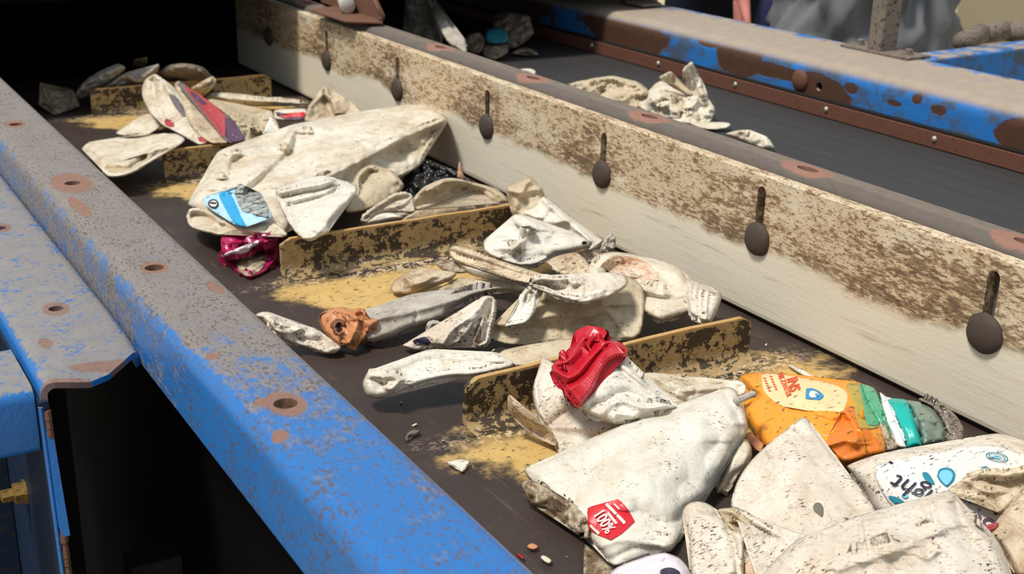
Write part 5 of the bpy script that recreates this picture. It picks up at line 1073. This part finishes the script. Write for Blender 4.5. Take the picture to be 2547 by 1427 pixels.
item('crumpled_wrapper', 'brown-grey crumpled piece lying on the right part of the printed bottle', 'plastic piece', 'H',
     [(1845, 885, 9.4), (1900, 850, 10), (1960, 800, 10.8), (2040, 780, 11.2), (2120, 760, 11.6), (2230, 750, 11.8), (2340, 735, 12), (2460, 760, 12), (2480, 900, 10), (2340, 900, 9.6), (2260, 960, 9), (2180, 1030, 8.4), (2130, 990, 8.6), (2050, 950, 8.8), (1960, 930, 9), (1890, 920, 9)],
     'brownish', wr=.7, ws=20, step=5.5, bw=12, th=1.2, creases=[([(1990, 830), (2060, 880), (2140, 900)], .9, 10), ([(2050, 810), (2200, 830), (2340, 810)], -1.3, 16), ([(2100, 780), (2230, 790), (2340, 770)], .7, 9)])
item('flattened_jug', 'beige speckled flattened jug filling the right edge of the picture, lower right', 'bottle', 'H',
     [(2115, 1170, 9.4), (2160, 1090, 10), (2230, 990, 10.8), (2290, 920, 11.6), (2350, 860, 12.4), (2480, 850, 13), (2560, 1100, 10), (2500, 1420, 7), (2300, 1450, 6), (2240, 1330, 7.4), (2180, 1240, 8.4)], 'brownish', wr=.5, ws=40, step=6.5, bw=20, th=2, bulge=1.6)
rbo = item('ridged_bottle', 'large speckled bottle with a row of raised dashes, nearest the camera at the bottom', 'bottle', 'H',
     [(590, 1500, 7), (660, 1405, 8.6), (760, 1300, 10), (870, 1205, 11.2), (1000, 1150, 12), (1130, 1100, 12.6), (1280, 1045, 13.2), (1400, 1010, 13.6), (1540, 975, 14), (1680, 930, 14.4), (1780, 900, 14.8), (1840, 885, 15), (1890, 905, 14.8), (1925, 960, 14.4), (1990, 1040, 13.8), (2070, 1110, 13.2), (2150, 1180, 12.4), (2200, 1260, 11.6), (2230, 1340, 10.8), (2260, 1440, 9.8), (2290, 1560, 8.4), (1900, 1650, 8), (1400, 1680, 7.6), (900, 1640, 7), (640, 1580, 6.6)],
     'speckled', wr=.32, ws=44, step=4, bw=30, th=3, bulge=2.2, pts=[(1400, 1250, 13), (1900, 1250, 13), (1400, 1450, 11), (1900, 1450, 11), (1000, 1400, 10.5)],
     creases=[([(1140, 1402), (1210, 1372), (1270, 1350)], .5, 12), ([(1290, 1352), (1360, 1322), (1430, 1300)], .5, 12), ([(1440, 1302), (1480, 1290)], .45, 12), ([(1500, 1280), (1560, 1262), (1590, 1250)], .5, 12), ([(1620, 1215), (1680, 1195), (1740, 1170)], .5, 12), ([(1790, 1145), (1840, 1135), (1890, 1115)], .5, 12),
              ([(1030, 1180), (1150, 1120), (1280, 1080), (1290, 1250)], -.5, 10), ([(1440, 1040), (1470, 1160), (1500, 1260)], .3, 14), ([(1590, 1000), (1640, 1120), (1660, 1190)], -.3, 14), ([(1740, 960), (1770, 1080), (1800, 1130)], .3, 14), ([(1900, 960), (1920, 1060), (2000, 1200)], -.6, 9), ([(1650, 1300), (1720, 1330), (1760, 1290)], .4, 9), ([(1300, 1090), (1320, 1220)], .5, 10), ([(1460, 1320), (1500, 1400)], -.3, 5), ([(1790, 1310), (1830, 1370)], -.3, 5)])
item('pinched_tube', 'white pinched tube with a dark seam left of the shield-shaped sheet', 'tube', 'T',
     [(1120, 620, 5.4), (1140, 570, 6), (1190, 530, 6.4), (1260, 518, 6.6), (1340, 535, 6.4), (1410, 580, 6), (1440, 640, 5.4), (1510, 720, 5), (1560, 770, 4.8), (1640, 775, 4.8), (1690, 820, 4.4), (1690, 950, 3.4), (1670, 1100, 2.4), (1650, 1300, 1.4), (1250, 1300, 1.2), (1190, 1150, 2), (1178, 1000, 2.8), (1172, 860, 3.6), (1145, 740, 4.6)],
     'speckled', wr=.3, ws=30, step=5.5, bw=22, th=2.4, bulge=1.8, creases=[([(1520, 760), (1570, 850), (1600, 980), (1600, 1150)], -.7, 5), ([(1220, 600), (1300, 640), (1420, 660)], -.4, 12), ([(1560, 780), (1630, 830), (1640, 1000), (1640, 1150)], .5, 9)])
item('beige_fold', 'beige folded flap with rust-brown seam between the pinched tube and the shield-shaped sheet', 'plastic piece', 'T',
     [(1430, 600, 6.2), (1520, 575, 6.8), (1580, 590, 6.8), (1650, 650, 6.4), (1740, 720, 6), (1830, 780, 5.6), (1885, 800, 5.4), (1900, 830, 5), (1880, 860, 4.6), (1800, 850, 4.2), (1700, 855, 4), (1660, 790, 4.4), (1560, 770, 4.6), (1500, 700, 5)],
     'tan', wr=.4, ws=20, step=4.5, bw=9, th=1, creases=[([(1580, 620), (1700, 730), (1880, 810)], .6, 8), ([(1600, 700), (1700, 770), (1830, 820)], -.7, 9)])
item('rusty_scrap', 'rust-stained ragged scrap below the beige folded flap at the bottom edge', 'scrap', 'T',
     [(1690, 870, 4.4), (1760, 845, 4.8), (1850, 838, 5), (1890, 860, 4.8), (1880, 980, 3.8), (1850, 1080, 3), (1800, 1200, 2), (1680, 1250, 1.4), (1690, 1050, 2.8)], 'rustyp', wr=.7, ws=14, step=4.5, bw=8, th=1)
item('curved_sheet', 'pale curved sheet descending from the shield-shaped sheet to the ridged bottle', 'plastic piece', 'T',
     [(1570, 580, 6.6), (1640, 600, 7), (1780, 680, 7.2), (1900, 760, 7.2), (2020, 820, 7.2), (2150, 870, 7), (2260, 840, 7.4), (2200, 900, 6.6), (2100, 960, 6), (1980, 1040, 5.4), (1880, 1150, 4.6), (1800, 1260, 3.8), (1830, 1130, 4.6), (1885, 980, 5.2), (1910, 850, 5.8), (1890, 795, 6.2), (1760, 730, 6.4), (1640, 640, 6.6)],
     'speckled', wr=.3, ws=26, step=5, bw=10, th=1, creases=[([(1900, 830), (1880, 1000), (1850, 1140)], -.5, 5)])
item('pink_scrap', 'small dark pink scrap showing between the printed bottle and the ridged bottle', 'scrap', 'H',
     [(2090, 1115, 10.4), (2130, 1100, 10.8), (2175, 1095, 10.8), (2160, 1135, 10.2), (2110, 1150, 9.8)], MAT['pink'], wr=.2, step=3, bw=5, th=.6)
# crumbs on the belt
item('white_crumb', 'torn white paper crumb on the dark belt left of the milky bottle', 'crumb', 'X',
     [(1112, 1150, .9), (1140, 1142, 1.2), (1168, 1146, 1.2), (1160, 1160, .8), (1150, 1174, .5), (1132, 1160, .6)], 'clean', wr=.2, step=3, bw=4, th=.3)
item('green_sprig', 'tiny green and white plant sprig on the belt below the nearest cleat', 'sprig', 'X',
     [(1008, 1090, .6), (1016, 1074, 1), (1032, 1068, 1.1), (1046, 1072, .8), (1036, 1080, .6), (1018, 1084, .6), (1014, 1098, .4)], MAT['leaf'], wr=.3, step=2.5, bw=3, th=.3, jag=1)
item('white_crumb', 'small white crumb on the belt at the bottom, between blue rail and milky bottle', 'crumb', 'X',
     [(1343, 1386, .7), (1352, 1380, .9), (1372, 1392, .9), (1366, 1402, .5), (1352, 1396, .5)], 'clean', wr=.1, step=2.5, bw=3, th=.3)
item('red_crumb', 'tiny red and white crumb on the belt left of the bottom white crumb', 'crumb', 'X',
     [(1284, 1377, .6), (1292, 1376, .8), (1304, 1387, .8), (1300, 1391, .4), (1290, 1385, .4)], MAT['red'], wr=.1, step=2.5, bw=3, th=.3)
item('pink_crumb', 'pinkish crumb on the belt above the tiny red crumb', 'crumb', 'X',
     [(1310, 1358, .6), (1322, 1350, .9), (1338, 1356, .9), (1334, 1366, .5), (1318, 1366, .5)], MAT['copper'], wr=.1, step=2.5, bw=3, th=.3)
rnd = random.Random(5)
proto = None
for k in range(46):
    q = (rnd.uniform(.88, 1.70), rnd.uniform(1.0, 2.4))
    if proto is None:
        proto = item('belt_crumb', 'pale crumb of ground plastic stuck on the dark belt', 'crumb', 'X', [(1180, 1250, .4), (1186, 1247, .6), (1191, 1251, .5), (1185, 1255, .3)], 'clean', wr=0, step=2.5, bw=2, th=.3, group='pale crumbs on the belt'); o_ = proto
    else:
        o_ = proto.copy(); col.objects.link(o_)
    o_.location = (q[0] * S, q[1] * S, .0002); o_.rotation_euler = (0, 0, rnd.uniform(0, 6.3)); s_ = rnd.uniform(.5, 1.3); o_.scale = (s_, s_ * rnd.uniform(.6, 1), s_)

# ---------------------------------------------------------------- rubbish on the second belt
Z2 = 19.4
def b2(name, label, cat, frame, outline, mat, **kw):
    o_ = [(p[0], p[1], p[2] + Z2) if len(p) > 2 else p for p in outline]; kw['zmin'] = Z2 * 2
    return item(name, label, cat, frame, o_, mat, **kw)
b2('crumpled_bottle', 'long cream crumpled bottle on the plain dark belt, left part of the lit heap', 'bottle', 'N',
   [(62, 275, 1.7), (110, 262, 2.3), (180, 240, 3.3), (250, 230, 3.7), (275, 262, 3.3), (330, 210, 4.7), (400, 200, 5.1), (470, 208, 5.1), (540, 178, 6.1), (600, 180, 6.1), (720, 222, 5.7), (860, 245, 5.3), (930, 290, 4.7), (992, 350, 3.7), (985, 400, 2.7), (900, 470, 1.7), (850, 560, 0.6), (700, 560, 0.6), (500, 500, 0.6), (300, 420, 0.6), (150, 350, 0.6)],
   'tan', wr=.9, ws=24, step=4.5, bw=12, th=1, creases=[([(540, 210), (700, 240), (870, 280), (960, 400)], 1., 8), ([(440, 240), (520, 230), (430, 400)], -1., 9), ([(700, 470), (850, 380), (960, 410)], .9, 9), ([(280, 280), (360, 230), (400, 300)], .8, 8)])
b2('torn_bottle', 'tall torn cream bottle with a raised spike on the plain dark belt', 'bottle', 'N',
   [(985, 360, 3.6), (1060, 270, 5.6), (1140, 235, 6.4), (1200, 290, 6), (1270, 320, 6), (1330, 380, 5.4), (1440, 400, 6), (1560, 390, 6.6), (1660, 410, 6.4), (1690, 480, 5.2), (1757, 565, 3.4), (1740, 640, 2), (1690, 715, .8), (1500, 745, .5), (1300, 700, .5), (1100, 640, .5), (900, 560, .6), (860, 500, 1.4), (960, 440, 3)],
   'white', wr=1.0, ws=22, step=4.5, bw=12, th=1.2, creases=[([(1050, 450), (1170, 420), (1240, 470), (1150, 540)], 1.1, 9), ([(1340, 450), (1370, 560), (1340, 660)], -1., 8), ([(1000, 480), (1150, 500), (1320, 600)], .8, 9), ([(1550, 400), (1520, 500), (1480, 560)], .8, 7)])
tb = bpy.data.objects['torn_bottle']
def b2p(name, pts, mat, **kw): return patch(name, 'N', [(a, b, c + Z2) for a, b, c in pts], MAT[mat], tb, **kw)
b2p('torn_spike', [(1425, 330, 6.6), (1400, 210, 10), (1376, 130, 12.6), (1395, 85, 14), (1425, 55, 15), (1480, 15, 16.4), (1512, 60, 15), (1548, 155, 12.4), (1605, 225, 10.6), (1640, 320, 8.4), (1672, 430, 6.4), (1560, 450, 5.6), (1470, 400, 6)], 'white', wr=.6, ws=16, step=4, bw=10, th=.9, creases=[([(1490, 60), (1520, 220), (1600, 400)], .8, 8)])
b2p('torn_arm', [(1108, 200, 10), (1150, 165, 11), (1240, 125, 12.4), (1272, 160, 11.6), (1280, 230, 9.6), (1340, 280, 8.8), (1420, 335, 7.8), (1500, 390, 6.6), (1470, 420, 6), (1380, 380, 6.4), (1290, 310, 7.4), (1200, 270, 8.4)], 'tan', wr=.4, ws=16, step=4, bw=9, th=.8, creases=[([(1260, 150), (1280, 260), (1480, 400)], .6, 6)])
b2('flat_strip', 'flat pale strip sticking out right at the foot of the torn bottle', 'plastic piece', 'N',
   [(1480, 740, .6), (1560, 715, 1), (1700, 708, 1.4), (1830, 712, 1.6), (1910, 718, 1.6), (1938, 745, 1.2), (1885, 785, .6), (1760, 800, .5), (1600, 790, .4)], 'white', wr=.2, step=4, bw=7, th=.6)
b2('jagged_scrap', 'low jagged cream scrap nearest the middle rail, right of the torn bottle', 'scrap', 'N',
   [(1880, 850, 2), (1940, 825, 3), (1990, 810, 3.6), (2060, 800, 4), (2155, 800, 4), (2140, 850, 3), (2125, 880, 2.6), (2200, 882, 3), (2300, 890, 3), (2338, 872, 3.6), (2395, 925, 2.4), (2440, 1015, .6), (2300, 1020, .4), (2100, 950, .4)], 'white', wr=.5, step=4, bw=8, th=.7, tight=.3)
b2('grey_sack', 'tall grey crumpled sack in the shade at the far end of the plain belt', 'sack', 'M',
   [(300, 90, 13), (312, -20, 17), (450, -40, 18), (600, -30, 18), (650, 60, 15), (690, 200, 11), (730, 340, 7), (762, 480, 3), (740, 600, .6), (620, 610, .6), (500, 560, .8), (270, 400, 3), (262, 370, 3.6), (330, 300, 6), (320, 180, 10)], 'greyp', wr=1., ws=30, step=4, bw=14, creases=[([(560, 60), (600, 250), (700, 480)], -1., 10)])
b2('pale_strip', 'pale blade-shaped strip slanting down from the grey sack over the middle rail', 'plastic piece', 'M',
   [(640, 60, 17), (650, -20, 20), (690, 10, 19.6), (740, 110, 17.6), (800, 200, 16), (860, 310, 14), (960, 420, 12.4), (1055, 500, 11.4), (1075, 580, 10), (1080, 665, 9), (1040, 670, 8.8), (950, 615, 9.4), (850, 560, 10), (770, 450, 11.4), (690, 300, 13.4), (640, 170, 15.6)], 'greyp', wr=.25, step=4, bw=14, th=1, bulge=1.2)
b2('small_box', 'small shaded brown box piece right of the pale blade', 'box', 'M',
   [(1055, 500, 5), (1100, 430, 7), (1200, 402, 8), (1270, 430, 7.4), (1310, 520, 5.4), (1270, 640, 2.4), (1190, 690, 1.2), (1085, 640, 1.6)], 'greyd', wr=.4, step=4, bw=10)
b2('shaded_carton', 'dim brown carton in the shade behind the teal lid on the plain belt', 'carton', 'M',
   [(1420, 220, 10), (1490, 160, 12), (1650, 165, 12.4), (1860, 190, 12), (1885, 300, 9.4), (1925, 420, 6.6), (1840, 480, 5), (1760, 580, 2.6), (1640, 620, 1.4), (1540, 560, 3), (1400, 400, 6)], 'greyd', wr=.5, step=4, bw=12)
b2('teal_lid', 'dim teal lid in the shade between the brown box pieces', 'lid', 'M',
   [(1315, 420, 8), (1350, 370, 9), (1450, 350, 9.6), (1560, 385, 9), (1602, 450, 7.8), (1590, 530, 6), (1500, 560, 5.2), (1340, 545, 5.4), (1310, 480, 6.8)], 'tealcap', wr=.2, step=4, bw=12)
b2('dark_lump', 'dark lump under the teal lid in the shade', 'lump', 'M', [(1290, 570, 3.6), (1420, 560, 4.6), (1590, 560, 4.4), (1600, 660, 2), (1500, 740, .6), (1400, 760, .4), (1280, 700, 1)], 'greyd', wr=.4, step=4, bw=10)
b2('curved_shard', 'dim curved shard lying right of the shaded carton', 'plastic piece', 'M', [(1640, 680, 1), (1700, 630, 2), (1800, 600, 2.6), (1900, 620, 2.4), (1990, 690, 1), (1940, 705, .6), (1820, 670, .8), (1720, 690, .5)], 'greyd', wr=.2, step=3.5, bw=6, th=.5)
b2('white_scrap', 'small bright white scrap showing just over the middle rail', 'scrap', 'M', [(1745, 885, 1.6), (1800, 868, 2.4), (1900, 872, 2.4), (1955, 910, 1.6), (1930, 960, .5), (1840, 940, .5)], 'clean', wr=.1, step=3, bw=6, th=.6)

# ---------------------------------------------------------------- beyond the right rail
def grav(px, py, z): return Vector(W(px, py, z * 100 / S))
def person(name, label, hip, facing, trouser, shirt, skin, hair):
    o = bpy.data.objects.new(name, None); col.objects.link(o); o.location = (hip.x, hip.y, -.80); tag(o, label, 'person')
    c, s_ = math.cos(facing), math.sin(facing)
    def skinmesh(nm, V, E_, rad, mat, root=0, sub=2):
        me = bpy.data.meshes.new(nm); me.from_pydata([(x * c - y * s_, x * s_ + y * c, z) for x, y, z in V], E_, []); ob_ = bpy.data.objects.new(nm, me); col.objects.link(ob_)
        ob_.modifiers.new('s', 'SKIN'); sv = me.skin_vertices[0].data
        for i, r_ in enumerate(rad): sv[i].radius = r_ if isinstance(r_, tuple) else (r_, r_)
        sv[root].use_root = True
        ss = ob_.modifiers.new('u', 'SUBSURF'); ss.levels = sub; ss.render_levels = sub
        bpy.context.view_layer.update(); m2 = bpy.data.meshes.new_from_object(ob_.evaluated_get(bpy.context.evaluated_depsgraph_get()))
        ob_.modifiers.clear(); ob_.data = m2; m2.materials.clear(); m2.materials.append(mat)
        for p_ in m2.polygons: p_.use_smooth = True
        ob_.parent = o; return ob_
    V = [(0, 0, .96), (0, 0, 1.12), (0, .01, 1.30), (0, .01, 1.44), (0, 0, 1.53), (0, -.02, 1.64), (0, -.02, 1.74)]; E_ = [(i, i + 1) for i in range(6)]; r_ = [(.15, .11), (.14, .10), (.17, .11), (.15, .09), .055, (.078, .095), (.06, .075)]
    for sg in (-1, 1):
        n = len(V); V += [(sg * .10, 0, .90), (sg * .105, -.01, .50), (sg * .11, .02, .09), (sg * .115, -.10, .04)]; E_ += [(0, n), (n, n + 1), (n + 1, n + 2), (n + 2, n + 3)]; r_ += [.085, .055, .038, (.035, .03)]
        n = len(V); V += [(sg * .19, .01, 1.42), (sg * .235, .02, 1.16), (sg * .245, -.05, .93), (sg * .245, -.07, .85)]; E_ += [(3, n), (n, n + 1), (n + 1, n + 2), (n + 2, n + 3)]; r_ += [.055, .042, .028, (.022, .04)]
        for q in range(4):
            m_i = len(V); V += [(sg * .245, -.105 + q * .021, .80), (sg * .238, -.108 + q * .021, .765 + .004 * abs(q - 1.5))]; E_ += [(n + 3, m_i), (m_i, m_i + 1)]; r_ += [.0085, .0075]
        m_i = len(V); V += [(sg * .235, -.125, .85), (sg * .23, -.135, .815)]; E_ += [(n + 2, m_i), (m_i, m_i + 1)]; r_ += [.011, .009]
    skinmesh('body', V, E_, r_, skin)
    V = [(0, 0, 1.0), (0, 0, .93)]; E_ = [(0, 1)]; r_ = [(.16, .125), (.165, .125)]
    for sg in (-1, 1):
        n = len(V); V += [(sg * .10, 0, .84), (sg * .105, -.01, .50), (sg * .11, .02, .12)]; E_ += [(1, n), (n, n + 1), (n + 1, n + 2)]; r_ += [.105, .078, .066]
    skinmesh('trousers', V, E_, r_, trouser)
    V = [(0, 0, .98), (0, 0, 1.15), (0, .01, 1.32), (0, .01, 1.47)]; E_ = [(0, 1), (1, 2), (2, 3)]; r_ = [(.17, .13), (.155, .12), (.185, .125), (.10, .075)]
    for sg in (-1, 1):
        n = len(V); V += [(sg * .20, .01, 1.41), (sg * .237, .02, 1.18)]; E_ += [(2, n), (n, n + 1)]; r_ += [.07, .058]
    skinmesh('shirt', V, E_, r_, shirt)
    hm = MB(); hm.lathe((0, 0, 0), (0, 0, 1), [(.085, 0), (.095, .05), (.085, .10), (.05, .135), (.005, .145)], 24)
    h = hm.build('hair', hair, o, True); h.location = Vector((.0, .01, 1.66))
    f_ = MB()
    for sg in (-1, 1):
        f_.lathe((sg * .032, -.108, 1.66), (0, -1, 0), [(.011, 0), (.008, .006), (.001, .008)], 12)
        f_.lathe((sg * .08, -.01, 1.645), (sg, 0, 0), [(.022, 0), (.02, .012), (.004, .016)], 12)
    f_.lathe((0, -.105, 1.62), (0, -1, -.2), [(.014, 0), (.011, .014), (.002, .022)], 10); f_.lathe((0, -.10, 1.585), (0, -1, 0), [(.022, 0), (.014, .006), (.001, .008)], 10)
    g = f_.build('facial_features', skin, o, True); lc_ = g.location + worldloc(o); g.location = Matrix.Rotation(facing, 3, 'Z') @ lc_; g.rotation_euler = (0, 0, facing)
    return o
skinA = plain('brown_skin', (150, 92, 66), .6, .3, .2, 20); skinB = plain('light_skin', (206, 132, 118), .6, .3, .15, 20)
navy = plain('navy_cloth', (44, 48, 86), .9, .2, .4, 30); dnavy = plain('black_blue_cloth', (30, 34, 46), .9, .2, .4, 30)
grey_sh = plain('grey_shirt_cloth', (120, 124, 128), .9, .2, .2, 20); hairm = plain('dark_hair', (32, 24, 20), .7, .3, .2, 60)
pz = -.02
p1_ = Vector(W(1778, 30, pz * 100 / S)); p2_ = Vector(W(2025, 40, .05 * 100 / S))
person('person', 'person in black-blue trousers standing beyond the rusted rail, one hand hanging', p1_, math.radians(-30), dnavy, grey_sh, skinA, hairm)
person('person', 'person in navy blue trousers with a pale forearm, beside the grey fabric sack', p2_, math.radians(-30), navy, navy, skinB, hairm)
# grey fabric bulk sack on the floor: creased drum
cgs = Vector(W(2135, 60, 26)); mg = MB(); v = []; f = []; nu, nv_ = 120, 60; rad = .195; zt_ = 1.15
for j in range(nv_ + 1):
    t_ = j / nv_; z = -.80 + t_ * zt_; rr2 = rad * (1 - .10 * t_ ** 3) * (1 if j < nv_ else .85)
    for i in range(nu):
        a = i / nu * 2 * math.pi; p_ = Vector((math.cos(a) * 1.6, math.sin(a) * 1.6, z * 3.2))
        fold = .035 * (1 - abs(noise.noise(p_ * 1.3 + Vector((z * 2.2, 0, 4))) * 3)) + .028 * (1 - abs(noise.noise(p_ * 2.3) * 3)) + .01 * noise.noise(p_ * 6)
        sx = 1 + .0 * a; v.append((math.cos(a) * (rr2 + fold), math.sin(a) * (rr2 + fold), z + .80))
for j in range(nv_):
    for i in range(nu): k = (i + 1) % nu; f.append((j * nu + i, j * nu + k, (j + 1) * nu + k, (j + 1) * nu + i))
f += [tuple(range(nu)), tuple(range(nv_ * nu, (nv_ + 1) * nu))]
sk = mkobj('fabric_sack', v, f, plain('grey_sack_fabric', (122, 122, 124), .9, .2, .35, 14), None, True, recenter=False)
sk.location = (cgs.x, cgs.y, -.80)
tag(sk, 'large creased grey fabric sack standing beyond the rusted rail, behind the post', 'sack')
cb = MB().box(0, 1.6, 0, .5, 0, 1.05).build('concrete_block', MAT['concrete']); bevel(cb, .01)
cq = Vector(W(2372, 60, 5)); cb.location = (cq.x + .8, cq.y + .25, -.80); tag(cb, 'pale concrete block at the top right, behind the branching beam', 'block')
hs = MB(); pts_ = [Vector(W(a, b, 30)) for a, b in [(2395, 104), (2440, 84), (2500, 78), (2580, 82)]]
for i in range(3): hs.cyl(pts_[i], pts_[i + 1], .022, n=16)
tag(hs.build('grey_pipe', MAT['post'], None, True), 'grey-beige bent pipe lying over the branching beam at the top right', 'pipe')
bb = MB(); q = [W(1555, 8, 35.4), W(1600, 17, 35.4), W(1646, 13, 35.4), W(1600, -10, 35.4), W(1540, -14, 35.4)]
v = [tuple(a) for a in q] + [(a[0], a[1], a[2] + .004) for a in q]
fp = mkobj('foot_plate', v, [(i, (i + 1) % 5, 5 + (i + 1) % 5, 5 + i) for i in range(5)] + [tuple(range(5)), tuple(range(5, 10))], MAT['post'])
tag(fp, 'grey steel foot plate on the rusted blue rail at the top edge', 'plate')
